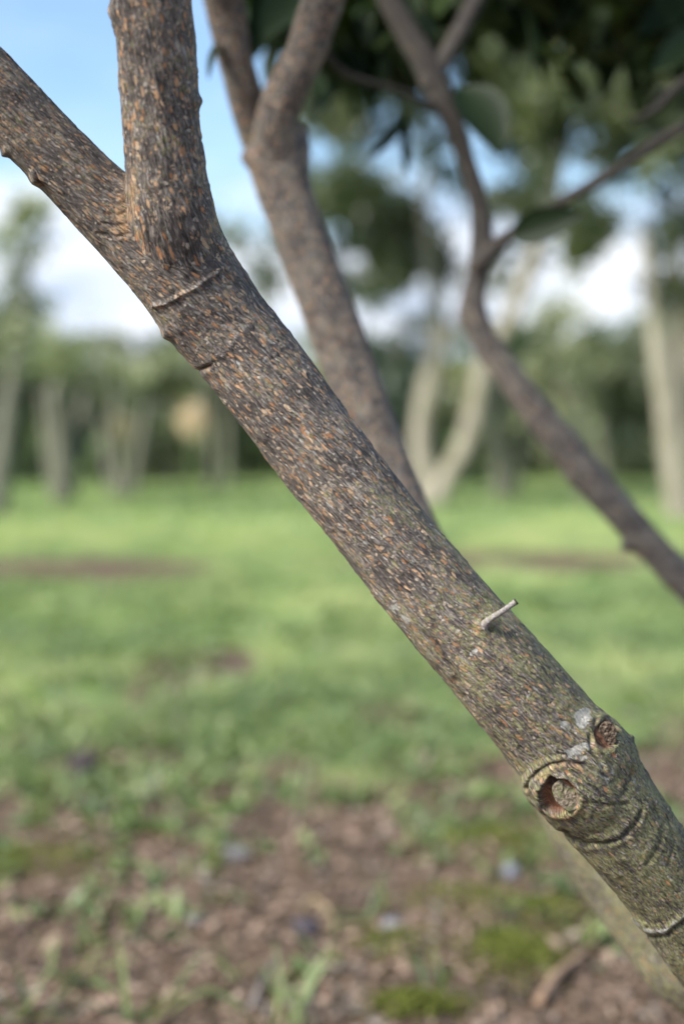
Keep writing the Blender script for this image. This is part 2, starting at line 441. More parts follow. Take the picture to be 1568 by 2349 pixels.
# ---------------------------------------------------------------- the near tree
def stem_pts(rows, dfun):
    out = []
    for k, (x, y, r) in enumerate(rows):
        d = dfun(k, x, y); p = P(x, y, d); out.append([*p, r * d / FPX])
    return out

A_rows = [(-55, 168, 80), (16, 240, 80), (88, 318, 80), (162, 391, 82), (237, 466, 84), (315, 540, 92), (394, 612, 108), (461, 686, 116), (527, 766, 110),
          (591, 848, 109), (654, 932, 108), (717, 1015, 106), (781, 1098, 105), (845, 1181, 104), (909, 1264, 105), (975, 1345, 107), (1042, 1425, 109),
          (1111, 1504, 111), (1181, 1582, 115), (1248, 1660, 118), (1312, 1741, 122), (1374, 1825, 119), (1438, 1909, 112), (1502, 1994, 106), (1562, 2080, 103), (1622, 2165, 103)]
def dA(k, x, y):
    return 1.285 + 0.02 * math.sin(k / 25 * 3.1) + 0.11 * max(0, (y - 1500) / 665) ** 1.5 - 0.055 * max(0, (750 - y) / 750)
QA = stem_pts(A_rows, dA)
QA = QA[::-1]
# on down to the ground
e = np.array(QA[0]); base = np.array([0.74, 1.66, -0.06])
low = [[*base, 0.060], [*(base + [-0.035, -0.02, 0.14]), 0.051]]
m_ = e[:3] * 0.5 + (base + [-0.035, -0.02, 0.14]) * 0.5 + np.array([0.022, -0.01, 0.0])
QA = low + [[*m_, 0.045]] + QA
# the left limb goes on out of the picture
e = np.array(QA[-1]); QA += [[e[0] - 0.10, e[1] - 0.02, e[2] + 0.11, 0.030], [e[0] - 0.30, e[1] - 0.02, e[2] + 0.38, 0.027], [e[0] - 0.48, e[1] + 0.10, e[2] + 0.80, 0.018], [e[0] - 0.6, e[1] + 0.2, e[2] + 1.15, 0.008]]
tA = Tube(QA, 240, 0.0013, twist=0.16)

B_rows = [(520, 760, 40), (478, 690, 66), (436, 605, 86), (404, 515, 94), (386, 430, 93), (376, 340, 90.5), (370, 270, 89), (364, 180, 89), (357, 90, 89), (350, 0, 89), (345, -80, 88)]
QB = stem_pts(B_rows, lambda k, x, y: 1.270 - 0.085 * max(0, (600 - y) / 600) + 0.030 * sst(500, 700, y))
e = np.array(QB[-1]); QB += [[e[0] - 0.0, e[1] - 0.02, e[2] + 0.25, 0.030], [e[0] + 0.05, e[1] + 0.02, e[2] + 0.65, 0.022], [e[0] + 0.12, e[1] + 0.12, e[2] + 1.1, 0.010]]
tB = Tube(QB, 220, 0.0014, twist=0.10)

# smooth the union of the two
K = 0.030
def fillet(t, other, K):
    d = np.abs(tube_sdf(t.V, other)); return np.where(d < K, (K - d) ** 2 / (4 * K), 0)
hA = fillet(tA, tB, 0.022); hB = fillet(tB, tA, 0.022)
tA.displace(hA); tB.displace(hB)

def bark_marks(t, algae_lo, algae_hi, flecks=1.0):
    u, v, d = proj(t.V)
    n = len(u); mk = np.zeros((n, 4)); mk2 = np.zeros((n, 4)); mk2[:, 3] = 1
    mk[:, 0] = sst(algae_lo, algae_hi, v)
    mk2[:, 1] = flecks
    return u, v, mk, mk2

def lumps(t, amp):
    """uneven growth: broad swellings, then fine relief"""
    X = t.bc * [1, 1, 0.5]
    h = (fbm(X, 28, 5, 2) - 0.5) * amp
    X = t.bc * [1, 1, 0.16]
    h = h + (fbm(X, 330, 8, 2) - 0.5) * amp * 0.38
    X = t.bc * [1, 1, 0.5]
    q = fbm(X, 160, 9, 2); h = h + sst(0.6, 0.8, q) * amp * 0.25
    return h

# --- marks on the main trunk
tA.displace(lumps(tA, 0.0044))
u, v, mk, mk2 = bark_marks(tA, 1250, 2050)
u0, v0 = u, v
front = (tA.dir @ (-FWD)) > -0.25
fr = front.astype(float)
h = np.zeros(len(u))
upper = sst(0.0, 0.9, (tA.dir @ np.array([0.62, 0, 0.6])))
mk[:, 0] = np.clip(0.10 * sst(900, 1150, v) + 0.60 * upper * sst(1020, 1200, v) + 0.45 * sst(1300, 1500, v) + 0.50 * sst(1600, 1950, v), 0, 1.15)
mk2[:, 1] = 1.0 - 0.45 * sst(1640, 1900, v)
uu = u + 26 * (fbm(tA.bc, 130, 71, 3) - 0.5); vv = v + 26 * (fbm(tA.bc, 130, 75, 3) - 0.5)
LICH = [(1333, 1646, 32, 20, -55, 1.1), (1298, 1662, 22, 18, 0, 0.95), (1325, 1722, 55, 20, -12, 0.80), (1385, 1772, 40, 26, 30, 0.7), (1272, 1715, 22, 14, -20, 0.7), (1440, 1790, 30, 50, 0, 0.55), (1250, 1760, 26, 14, -30, 0.6), (915, 1410, 45, 18, 55, 0.75), (965, 1470, 22, 14, 20, 0.6),
        (1085, 1495, 18, 11, -30, 0.9), (1070, 1455, 26, 8, -45, 0.55), (1195, 1538, 10, 10, 0, 0.6), (550, 905, 16, 10, 60, 0.5), (830, 1250, 14, 9, 40, 0.6), (1165, 1565, 14, 9, 0, 0.5), (1290, 1590, 10, 12, 0, 0.6), (1215, 1600, 14, 8, -30, 0.55), (1375, 2000, 12, 8, 0, 0.6)]
for cx, cy, a, b, rot, w in LICH:
    mk[:, 1] = np.maximum(mk[:, 1], fr * w * sst(1.25, 0.5, ell(uu, vv, cx, cy, a, b, rot)))
# knot with the big scar
def bumpf(cx, cy, a, b, rot, amt, pw=1.0):
    r = ell(u, v, cx, cy, a, b, rot); return amt * np.clip(1 - r * r, 0, 1) ** pw * fr
h += bumpf(1305, 1825, 118, 88, 20, 0.0085, 0.9)
h += bumpf(1388, 1705, 84, 92, 0, 0.0052, 1.1)
h += bumpf(1440, 1715, 50, 75, 0, 0.0026, 1.0)
h += bumpf(1224, 1808, 40, 44, 0, 0.0026, 1.0)
h += bumpf(1116, 1432, 34, 26, -35, 0.0035, 1.2)
tA.displace(h); h = np.zeros(len(u)); u, v, _ = proj(tA.V); u0, v0 = u, v
def groove(pts, wd, depth, dk, ridge=0.0):
    global h
    d = polydist(u + 13 * (fbm(tA.bc, 90, 81, 3) - 0.5), v + 13 * (fbm(tA.bc, 90, 85, 3) - 0.5), pts); nz = 0.6 + 0.8 * vnoise(tA.bc, 170, 4); depth *= 1.5
    h -= fr * depth * np.exp(-(d / wd) ** 2) * nz
    mk[:, 3] = np.maximum(mk[:, 3], fr * dk * np.exp(-(d / (wd * 0.8)) ** 2) * nz)
    if ridge:
        h += fr * ridge * np.exp(-((d - wd * 2.4) / (wd * 1.3)) ** 2)
groove([(1206, 1810), (1213, 1788), (1236, 1768), (1268, 1752), (1300, 1747), (1335, 1753), (1365, 1768), (1392, 1780)], 3.6, 0.0015, 0.75, 0.0005)
groove([(1206, 1806), (1216, 1828), (1240, 1850), (1252, 1872)], 4, 0.0010, 0.35)
groove([(1290, 1905), (1312, 1925), (1345, 1936), (1385, 1938), (1425, 1922), (1452, 1898), (1470, 1862)], 5.0, 0.0014, 0.55, 0.0007)
groove([(1340, 1843), (1385, 1848), (1440, 1845)], 4.5, 0.0009, 0.5)
groove([(1418, 1655), (1440, 1690), (1452, 1740), (1445, 1790), (1425, 1830)], 5, 0.0007, 0.35)
groove([(1362, 1655), (1352, 1690), (1358, 1730), (1380, 1760)], 4, 0.0012, 0.35, 0.0006)
groove([(1500, 1850), (1520, 1890), (1510, 1940), (1480, 1985)], 5, 0.0007, 0.35, 0.0004)
groove([(1530, 1880), (1548, 1930), (1530, 1985)], 5, 0.0007, 0.3)
groove([(1455, 2126), (1485, 2150), (1525, 2150), (1570, 2112)], 5, 0.0016, 0.5)
d = polydist(u, v, [(1452, 2108), (1482, 2132), (1522, 2134), (1568, 2096)]); h += fr * 0.0022 * np.exp(-(d / 9) ** 2); mk[:, 1] = np.maximum(mk[:, 1], fr * 0.95 * np.exp(-(d / 9) ** 2))
# the opening of the big scar: a heart-shaped hollow
hol = ell(u + 14 * (fbm(tA.bc, 110, 61, 2) - 0.5), v + 14 * (fbm(tA.bc, 110, 65, 2) - 0.5), 1282, 1829, 44, 39, 14)
notch = ell(u, v, 1264, 1793, 12, 14, 0)
hm = np.maximum(sst(1.03, 0.88, hol), sst(1.1, 0.7, notch)) * fr
lip = np.exp(-((hol - 1.17) / 0.14) ** 2) * fr
h += lip * 0.0020 * (0.5 + vnoise(tA.bc, 150, 6))
h -= hm * 0.0068
mk[:, 2] = np.maximum(mk[:, 2], hm)
mk[:, 1] *= 1 - hm; mk[:, 0] *= 1 - hm
mk[:, 3] = np.maximum(mk[:, 3], hm * sst(1.0, 0.6, ell(u, v, 1262, 1795, 26, 22, 0)) * 0.95)
orange = lip * sst(1835, 1860, v) * sst(1250, 1280, u)
mk2[:, 0] = np.maximum(mk2[:, 0], orange)
d = polydist(u, v, [(1240, 1783), (1262, 1764), (1292, 1752), (1330, 1760)]); mk2[:, 0] = np.maximum(mk2[:, 0], 0.8 * fr * np.exp(-(d / 8) ** 2))
# the smaller scar
hol2 = ell(u + 14 * (fbm(tA.bc, 110, 62, 2) - 0.5), v + 14 * (fbm(tA.bc, 110, 66, 2) - 0.5), 1388, 1684, 26, 32, 0)
hm2 = sst(1.08, 0.80, hol2) * fr
lip2 = np.exp(-((hol2 - 1.25) / 0.16) ** 2) * fr
h += lip2 * 0.0015 * (0.4 + 1.2 * vnoise(tA.bc, 140, 7)) - hm2 * 0.0030
mk[:, 2] = np.maximum(mk[:, 2], hm2); mk[:, 0] *= 1 - hm2; mk[:, 1] *= 1 - 0.8 * hm2
mk[:, 3] = np.maximum(mk[:, 3], hm2 * 0.6 * sst(0.4, 1.0, hol2))
mk2[:, 0] = np.maximum(mk2[:, 0], 0.6 * lip2 * sst(1395, 1365, u))
h += 0.0035 * np.exp(-((u - 1452) ** 2 + (v - 1690) ** 2) / 60) * 1.0
# ring under the fork
d = polydist(u + 14 * (fbm(tA.bc, 90, 91, 3) - 0.5), v + 14 * (fbm(tA.bc, 90, 95, 3) - 0.5), [(352, 700), (385, 692), (420, 676), (455, 656), (485, 634), (512, 612)])
h += fr * 0.0024 * np.exp(-(d / 5) ** 2)
mk[:, 1] = np.maximum(mk[:, 1], 0.72 * fr * np.exp(-(d / 4.5) ** 2) * (0.75 + 0.3 * vnoise(tA.bc, 200, 3))); 
d2 = polydist(u, v, [(345, 722), (390, 712), (432, 695), (470, 672)]); mk[:, 3] = np.maximum(mk[:, 3], 0.6 * fr * np.exp(-(d2 / 6) ** 2) * sst(480, 380, u))
groove([(455, 850), (478, 842), (492, 832)], 5, 0.0016, 0.75)
d = polydist(u, v, [(470, 862), (500, 820), (530, 795), (545, 770)]); h += fr * 0.0009 * np.exp(-(d / 8) ** 2)
groove([(605, 838), (640, 815), (668, 795)], 4, 0.0006, 0.2)
groove([(975, 1450), (1000, 1475), (1020, 1500), (1050, 1560)], 8, 0.0010, 0.5)
groove([(1040, 1560), (1065, 1600)], 6, 0.0010, 0.4)
groove([(1112, 1418), (1110, 1436), (1122, 1446), (1134, 1438)], 3.5, 0.0014, 0.7)
# bud scar on the left limb
h += 0.0045 * np.exp(-((u - 86) ** 2 + (v - 408) ** 2) / 260); groove([(80, 398), (92, 410), (98, 424)], 4, 0.0016, 0.8)
h += 0.0035 * np.exp(-((u - 12) ** 2 + (v - 352) ** 2) / 90)
h += 0.0030 * np.exp(-((u - 380) ** 2 + (v - 768) ** 2) / 160)
for k_ in range(5):
    y_ = 432 + 24 * k_; groove([(300, y_ + 6), (276 - 4 * k_, y_ + 14), (256 - 8 * k_, y_ + 8)], 3.2, 0.0006, 0.25, 0.0005)
# tan scar in the crotch
d = polydist(u, v, [(300, 440), (284, 470), (278, 500), (282, 530)]); mk2[:, 0] = np.maximum(mk2[:, 0], fr * 1.0 * np.exp(-(d / 17) ** 2))
# crotch shading belongs to the light; only the bark there is rougher
tA.displace(h)
tA.caps()
pad = len(tA.V) - len(mk); mk = np.vstack([mk, np.zeros((pad, 4))]); mk2 = np.vstack([mk2, np.zeros((pad, 4))])

TREE = empty('multi_stem_tree', (0.80, 1.75, 0.0), 'young multi-stemmed tree in the foreground with brown flecked bark leaning to the left', 'tree')
trunkA = np_mesh('trunk', tA.V, tA.F, M_bark, TREE, vcol={'mk': mk, 'mk2': mk2}, vvec={'bc': tA.bc})
trunkA['label'] = 'front trunk in sharp focus with orange flecks, a pruning scar and a twig stub'

tB.displace(lumps(tB, 0.0042))
u, v, mkb, mkb2 = bark_marks(tB, 4000, 5000)
hb = 0.0050 * np.exp(-(((u - 256) / 14) ** 2 + ((v - 30) / 30) ** 2)) + 0.003 * np.exp(-((u - 458) ** 2 + (v - 232) ** 2) / 220)
tB.displace(hb)
mkb[:, 1] = np.maximum(mkb[:, 1], 0.8 * np.exp(-((u - 463) ** 2 + (v - 248) ** 2) / 90))
d = polydist(u, v, [(322, 512), (350, 508), (388, 503)]); mkb[:, 1] = np.maximum(mkb[:, 1], 0.4 * np.exp(-(d / 4) ** 2))
d = polydist(u, v, [(305, 430), (300, 500)]); mkb2[:, 0] = 0.8 * np.exp(-(d / 10) ** 2)
tB.caps(); pad = len(tB.V) - len(mkb); mkb = np.vstack([mkb, np.zeros((pad, 4))]); mkb2 = np.vstack([mkb2, np.zeros((pad, 4))])
branch = np_mesh('branch', tB.V, tB.F, M_bark, trunkA, vcol={'mk': mkb, 'mk2': mkb2}, vvec={'bc': tB.bc + [0.3, 0.2, 0.5]})

# --- what stands in the scars
def near_surface(px, py):
    q = (u0 - px) ** 2 + (v0 - py) ** 2 + np.where(front, 0, 1e6)
    k = int(np.argmin(q)); return tA.V[k], tA.dir[k]

def wood_plug(px, py, a, b, rot, depth, thick, mat, name, seed, rough=0.0007):
    """an old cut branch end: an oval dome of weathered wood with a raised centre"""
    nr, na = 16, 56
    V = []; 
    Pc, Nn = near_surface(px, py)
    dist = (Pc - CAM) @ FWD
    rr = np.r_[np.linspace(0.001, 1, nr), [1.03, 1.03]]
    for k, q in enumerate(rr):
        th = np.linspace(0, 2 * math.pi, na, endpoint=False)
        wob = 1 + 0.05 * np.sin(3 * th + seed) + 0.03 * np.sin(7 * th + 2 * seed)
        x = a * q * np.cos(th) * wob; y = b * q * np.sin(th) * wob
        c, s = math.cos(R(rot)), math.sin(R(rot))
        X = px + x * c - y * s; Y = py + x * s + y * c
        z = thick * (1 - 0.35 * q ** 3) + 0.00015 * np.cos(q * 11)
        z = z - (thick * 3 if k >= nr else 0)
        for i in range(na): V.append((P(X[i], Y[i], dist) - FWD * (z)))
    V = np.array(V); V += FWD * depth
    V += (fbm(V, 600, seed, 2) - 0.5)[:, None] * (-FWD) * rough * 2
    i = np.arange(len(rr) - 1)[:, None]; j = np.arange(na)[None]; a0 = i * na + j; a1 = i * na + (j + 1) % na
    F = np.stack([a0, a0 + na, a1 + na, a1], -1).reshape(-1, 4)
    return np_mesh(name, V, F, mat, trunkA)

def cutwood_material():
    t = NT('weathered_wood'); g = t.n('ShaderNodeTexCoord').outputs['Object']
    a = t.noise(g, 380, 4, 0.7); b = t.noise(g, 120, 3)
    col = t.ramp(a, [(0.36, (0.050, 0.036, 0.025)), (0.5, (0.16, 0.125, 0.090)), (0.66, (0.30, 0.25, 0.185))])
    col = t.mix(t.rng(b, 0.52, 0.66), col, (0.15, 0.15, 0.075))
    return t.bsdf(col, 0.9, 0.2, t.bump(a, 0.0012, 1.0))
M_cut = cutwood_material()
def rotwood_material():
    t = NT('crumbling_wood'); g = t.n('ShaderNodeTexCoord').outputs['Object']
    a = t.noise(g, 300, 4, 0.7)
    col = t.ramp(a, [(0.36, (0.030, 0.020, 0.014)), (0.50, (0.100, 0.070, 0.048)), (0.64, (0.20, 0.155, 0.115)), (0.78, (0.36, 0.32, 0.26))])
    return t.bsdf(col, 0.9, 0.2, t.bump(a, 0.003, 1.0))
p1 = wood_plug(1298, 1822, 28, 39, -24, 0.0004, 0.0014, M_cut, 'pruning_scar', 3, 0.0010)
p1['label'] = 'larger heart-shaped pruning scar with a grey wood plug over red-brown wood'
p2 = wood_plug(1390, 1686, 24, 30, 0, 0.0002, 0.0020, rotwood_material(), 'pruning_scar', 5, 0.0016)
p2['label'] = 'smaller upper pruning scar filled with crumbling brown wood'

# twig stub
def stub():
    s0, n0 = near_surface(1113, 1434)
    d0 = (s0 - CAM) @ FWD
    rows = [P(1104, 1448, d0 + 0.004), P(1113, 1430, d0 - 0.001), P(1128, 1417, d0 - 0.005), P(1150, 1403, d0 - 0.006), P(1170, 1389, d0 - 0.006), P(1184, 1379, d0 - 0.006)]
    rad = [0.0046, 0.0037, 0.0028, 0.0026, 0.0024, 0.0028]
    t = Tube([[*p, r] for p, r in zip(rows, rad)], 28, 0.0006)
    ring = np.sin(t.bc[:, 2] * 2 * math.pi / 0.0042)
    t.displace(0.00012 * ring + (fbm(t.bc, 700, 2, 2) - 0.5) * 0.0005)
    m = NT('twig_bark'); q = m.attr('bc').outputs['Vector']
    a = m.noise(m.mapv(q, (500, 500, 900)), 1.0, 3, 0.6); b = m.noise(m.mapv(q, (100, 100, 200)), 1, 2)
    z = m.n('ShaderNodeSeparateXYZ'); m.l(q, z.inputs[0])
    col = m.ramp(a, [(0.3, (0.11, 0.09, 0.08)), (0.5, (0.25, 0.22, 0.20)), (0.7, (0.42, 0.39, 0.37))])
    col = m.mix(m.rng(b, 0.5, 0.65), col, (0.20, 0.19, 0.12))
    L = float(t.bc[:, 2].max())
    col = m.mix(m.rng(z.outputs[2], L - 0.0022, L - 0.0010), col, (0.03, 0.025, 0.022))
    m.bsdf(col, 0.8, 0.3, m.bump(a, 0.0005))
    t.caps()
    o = np_mesh('twig_stub', t.V, t.F, m.m, trunkA, vvec={'bc': t.bc})
    o['label'] = 'short pale grey twig stub with a dark cut end'
stub()

# --- second trunk, behind the first
S2 = [(640, 300, 64), (640, 385, 66), (672, 492, 61), (713, 605, 60), (756, 720, 61), (798, 835, 61), (838, 951, 61), (880, 1065, 61), (925, 1178, 61), (978, 1289, 62),
      (1040, 1399, 63), (1104, 1509, 64), (1166, 1618, 66), (1229, 1726, 68), (1292, 1834, 70), (1353, 1940, 72), (1420, 2042, 74), (1494, 2141, 77), (1573, 2235, 78)]
def d2f(k, x, y): return 2.00 - 0.26 * max(0, (y - 300) / 1900)
Q2 = stem_pts(S2, d2f)[::-1]
base2 = np.array([0.94, 1.90, -0.06]); e = np.array(Q2[0])
Q2 = [[*base2, 0.062], [*(base2 + [-0.03, -0.02, 0.12]), 0.05], [*((e[:3] + base2 + [-0.03, -0.02, 0.12]) / 2 + np.array([0.02, 0, 0])), 0.042]] + Q2
def bark_tube(Q, name, parent, nt, step, lo, hi, amp=0.003, flecks=1.0, twist=0.1, mod=None, shift=(0, 0, 0)):
    t = Tube(Q, nt, step, twist=twist); t.displace(lumps(t, amp))
    u, v, a, b = bark_marks(t, lo, hi, flecks)
    if mod: t.displace(mod(u, v, a, b))
    t.caps(); pad = len(t.V) - len(a)
    a = np.vstack([a, np.zeros((pad, 4))]); b = np.vstack([b, np.zeros((pad, 4))])
    return np_mesh(name, t.V, t.F, M_bark, parent, vcol={'mk': a, 'mk2': b}, vvec={'bc': t.bc + np.array(shift)}), t
def mod2(u, v, a, b):
    a[:, 1] = 0.33 * sst(1600, 1900, v) + 0.9 * np.exp(-((u - 590) ** 2 + (v - 325) ** 2) / 500)
    b[:, 0] = 0.7 * np.exp(-((u - 560) ** 2 + (v - 395) ** 2) / 900)
    h = 0.016 * np.exp(-(((u - 556) / 28) ** 2 + ((v - 362) / 24) ** 2)) + 0.006 * np.exp(-(((u - 690) / 30) ** 2 + ((v - 350) / 40) ** 2))
    h += 0.003 * np.exp(-(((u - 1262) / 20) ** 2 + ((v - 1965) / 40) ** 2))
    return h
trunk2, t2 = bark_tube(Q2, 'trunk', TREE, 110, 0.003, 1250, 1900, 0.0035, 0.7, mod=mod2, shift=(0.7, 0, 0))
trunk2['label'] = 'second trunk just behind the front one, forking in two near the top'
# its two limbs
def limb(rows, dd, ext, name, parent, nt=80, step=0.003, **k):
    Q = stem_pts(rows, dd); e = np.array(Q[-1]); Q += [[e[0] + a, e[1] + b, e[2] + c, r] for a, b, c, r in ext]
    return bark_tube(Q, name, parent, nt, step, 4000, 5000, **k)[0]
limb([(640, 430, 36), (606, 350, 42), (578, 275, 41), (557, 200, 40), (534, 110, 41), (516, 20, 45), (503, -50, 47)], lambda k, x, y: 2.03 - 0.02 * k,
     [(-0.06, -0.03, 0.3, 0.02), (-0.08, 0, 0.8, 0.01)], 'branch', trunk2, shift=(0.1, 0.5, 0))
limb([(655, 440, 44), (636, 350, 50), (630, 290, 49), (656, 212, 47), (697, 130, 46), (730, 30, 47), (762, -60, 47)], lambda k, x, y: 1.985 - 0.012 * k,
     [(0.12, 0, 0.3, 0.022), (0.22, 0.05, 0.8, 0.01)], 'branch', trunk2, shift=(0.4, 0.1, 0.2))

# --- third trunk, further back to the right
S3 = [(860, -70, 27.0), (893, 0, 27.0), (930, 67, 27.9), (970, 134, 30.6), (1003, 202, 30.6), (1035, 271, 26.1), (1060, 342, 22.5), (1082, 415, 21.6), (1100, 489, 22.5), (1104, 564, 27.0), (1094, 640, 24.3), (1084, 700, 28.8), (1100, 762, 30.6), (1150, 838, 33.3), (1206, 915, 35.1), (1254, 975, 36.9), (1300, 1034, 39.6), (1348, 1094, 39.6), (1398, 1150, 38.7), (1448, 1205, 36.9), (1498, 1259, 36.9), (1551, 1314, 38.7), (1605, 1370, 39.6)]
def d3f(k, x, y): return 2.42 - 0.05 * max(0, (y - 700) / 700)
Q3 = stem_pts(S3, d3f)[::-1]
e = np.array(Q3[0]); base3 = np.array([1.12, 2.20, -0.06])
Q3 = [[*base3, 0.05], [*(base3 + [0.0, 0.02, 0.15]), 0.042], [e[0] + 0.22, e[1] - 0.06, e[2] - 0.34, 0.034]] + Q3
e = np.array(Q3[-1]); Q3 += [[e[0] - 0.12, e[1], e[2] + 0.25, 0.015], [e[0] - 0.15, e[1], e[2] + 0.6, 0.008]]
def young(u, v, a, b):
    a[:, 3] = 0.85          # dark young bark, with the crown's shade painted in as well
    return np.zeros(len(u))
def mod3(u, v, a, b):
    a[:, 1] = 0.30 * sst(650, 1000, v); a[:, 3] = 0.85 * sst(900, 500, v)  # upper stem darkened: crown shade painted over its dark young bark
    h = 0.022 * np.exp(-(((u - 1432) / 14) ** 2 + ((v - 1255) / 13) ** 2)) + 0.007 * np.exp(-(((u - 1050) / 18) ** 2 + ((v - 728) / 28) ** 2))
    h += 0.004 * np.exp(-(((u - 1290) / 20) ** 2 + ((v - 1105) / 20) ** 2))
    return h
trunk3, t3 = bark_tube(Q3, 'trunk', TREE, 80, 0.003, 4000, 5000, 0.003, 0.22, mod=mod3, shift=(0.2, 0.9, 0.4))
trunk3['label'] = 'third trunk, thin grey and out of focus, bending at the right'
d3 = lambda k, x, y: 2.11
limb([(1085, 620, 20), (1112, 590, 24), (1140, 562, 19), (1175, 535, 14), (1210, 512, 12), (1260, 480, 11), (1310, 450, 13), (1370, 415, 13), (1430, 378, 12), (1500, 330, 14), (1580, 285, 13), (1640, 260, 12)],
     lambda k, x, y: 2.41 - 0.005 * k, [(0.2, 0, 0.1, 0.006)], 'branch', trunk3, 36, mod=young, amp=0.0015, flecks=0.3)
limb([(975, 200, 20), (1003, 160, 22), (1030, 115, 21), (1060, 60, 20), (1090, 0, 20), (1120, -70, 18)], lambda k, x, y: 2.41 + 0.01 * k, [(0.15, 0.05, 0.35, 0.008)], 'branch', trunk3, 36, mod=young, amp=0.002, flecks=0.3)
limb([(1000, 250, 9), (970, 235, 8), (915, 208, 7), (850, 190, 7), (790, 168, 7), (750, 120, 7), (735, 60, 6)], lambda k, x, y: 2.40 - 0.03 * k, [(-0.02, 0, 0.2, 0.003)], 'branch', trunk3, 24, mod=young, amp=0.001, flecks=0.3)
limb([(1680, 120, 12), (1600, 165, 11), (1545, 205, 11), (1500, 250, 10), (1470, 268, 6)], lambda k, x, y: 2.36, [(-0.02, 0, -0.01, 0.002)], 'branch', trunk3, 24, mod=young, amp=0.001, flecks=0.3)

# --- leaves of the near tree
def leaf_blades(base, direc, up, length, width, curl, nseg=7, seed=0):
    """a whole leaf per row: pointed oval, folded on its midrib and arching"""
    n = len(base); r = np.random.default_rng(seed)
    direc = direc / np.linalg.norm(direc, axis=1)[:, None]
    side = np.cross(direc, up); side /= np.linalg.norm(side, axis=1)[:, None]
    nor = np.cross(side, direc)
    V = []
    for k in range(nseg + 1):
        s = k / nseg
        w = width * (math.sin(math.pi * s ** 0.85) ** 0.75 if 0 < s < 1 else 0.02)
        c = base + direc * (length * s)[:, None] - nor * (curl * length * s * s)[:, None]
        fold = nor * (w * 0.30)[:, None] if hasattr(w, '__len__') else nor * 0
        V += [c - side * (w * 0.5 * np.ones(n))[:, None] + fold, c, c + side * (w * 0.5 * np.ones(n))[:, None] + fold]
    V = np.stack(V, 1)                     # n, 3*(nseg+1), 3
    m = V.shape[1]; F = []
    for k in range(nseg):
        a = 3 * k; F += [[a, a + 1, a + 4, a + 3], [a + 1, a + 2, a + 5, a + 4]]
    F = np.array(F)[None] + (np.arange(n) * m)[:, None, None]
    return V.reshape(-1, 3), F.reshape(-1, 4), np.repeat(r.random(n), len(F[0]))

def unit(n, r):
    v = r.normal(size=(n, 3)); return v / np.linalg.norm(v, axis=1)[:, None]

def one_leaf(x0, y0, x1, y1, d0, d1, wpx, upv, curl, name='leaf'):
    a, b = P(x0, y0, d0), P(x1, y1, d1); L = np.linalg.norm(b - a)
    V, F, q = leaf_blades(a[None], (b - a)[None], np.array([upv], float), np.array([L]), np.array([wpx * d0 / FPX]), np.array([curl]), 10, int(x0))
    return np_mesh(name, V, F, M_leaf_near, TREE, fcol={'rnd': q * 0.0})
one_leaf(1060, 200, 1148, 350, 2.40, 2.32, 120, (0.2, -1, 0.2), 0.05)
one_leaf(1172, 545, 1335, 488, 2.38, 2.32, 82, (0, -1.0, 0.15), 0.05)
one_leaf(925, 262, 922, 400, 2.6, 2.65, 30, (0.5, -1, 0.1), -0.10)
one_leaf(925, 255, 880, 355, 2.6, 2.5, 34, (1, -0.3, 0.4), 0.25)
one_leaf(520, 80, 462, 160, 1.95, 1.9, 30, (-0.6, -0.6, 0.7), 0.2)
one_leaf(590, 255, 700, 160, 2.5, 2.4, 66, (-0.2, -1, 0.4), 0.1)
one_leaf(745, 230, 660, 130, 2.5, 2.6, 60, (0.4, -1, 0.4), 0.1)
one_leaf(700, -20, 600, 75, 2.6, 2.5, 110, (0, -1, 0.3), 0.1)
one_leaf(610, -50, 585, 130, 2.7, 2.6, 80, (0.5, -1, 0.1), 0.1)
one_leaf(1640, 80, 1500, 150, 2.6, 2.5, 90, (0, -0.8, 0.5), 0.1)
one_leaf(1640, 0, 1470, 60, 2.7, 2.6, 110, (0, -0.8, 0.5), 0.1)
one_leaf(1545, 205, 1470, 268, 2.4, 2.35, 26, (0, -0.8, 0.5), 0.1)
one_leaf(780, 110, 830, 200, 2.8, 2.7, 60, (0, -1, 0.5), 0.1)
one_leaf(870, 130, 850, 225, 2.8, 2.7, 60, (0.3, -1, 0.5), 0.1)
one_leaf(1180, 10, 1260, 110, 2.9, 2.8, 110, (0, -1, 0.5), 0.1)

# the crown: leaves round shoots that spread above the trunks, some hanging into view, some added unseen for shade
r = np.random.default_rng(21)
cb = []
def shoots(n, lo, hi, keep, spread=0.10, per=9):
    k = 0
    while k < n:
        c = r.uniform(lo, hi)
        if not keep(c): continue
        cb.append(c + r.normal(size=(per, 3)) * spread); k += 1
def ok_high(c):
    u, v, d = proj(c[None]); u, v, d = u[0], v[0], d[0]
    if d < 0.4: return c[2] > 2.1
    lim = -60 if u > 560 else -330
    return v < lim * 1.0
shoots(60, (-0.9, 0.6, 1.75), (2.2, 3.6, 3.4), lambda c: ((c[0] - 0.6) / 1.6) ** 2 + ((c[1] - 2.0) / 1.7) ** 2 + ((c[2] - 2.5) / 1.1) ** 2 < 1 and ok_high(c))
shoots(60, (-2.0, -0.6, 1.8), (1.0, 2.4, 3.4), lambda c: ((c[0] + 0.5) / 1.4) ** 2 + ((c[1] - 0.9) / 1.4) ** 2 + ((c[2] - 2.6) / 0.8) ** 2 < 1 and ok_high(c))  # extra unseen shoots on the sun side, added to shade the trunks
def band(x0, x1, y0, y1, d0, d1, n, sp=0.05, per=4):
    for _ in range(n):
        c = P(r.uniform(x0, x1), r.uniform(y0, y1), r.uniform(d0, d1)); cb.append(c + r.normal(size=(per, 3)) * sp)
band(740, 960, -110, 70, 2.6, 3.4, 34)
band(960, 1600, -160, 0, 2.6, 3.6, 90)
band(1110, 1620, -30, 50, 2.8, 3.6, 30)
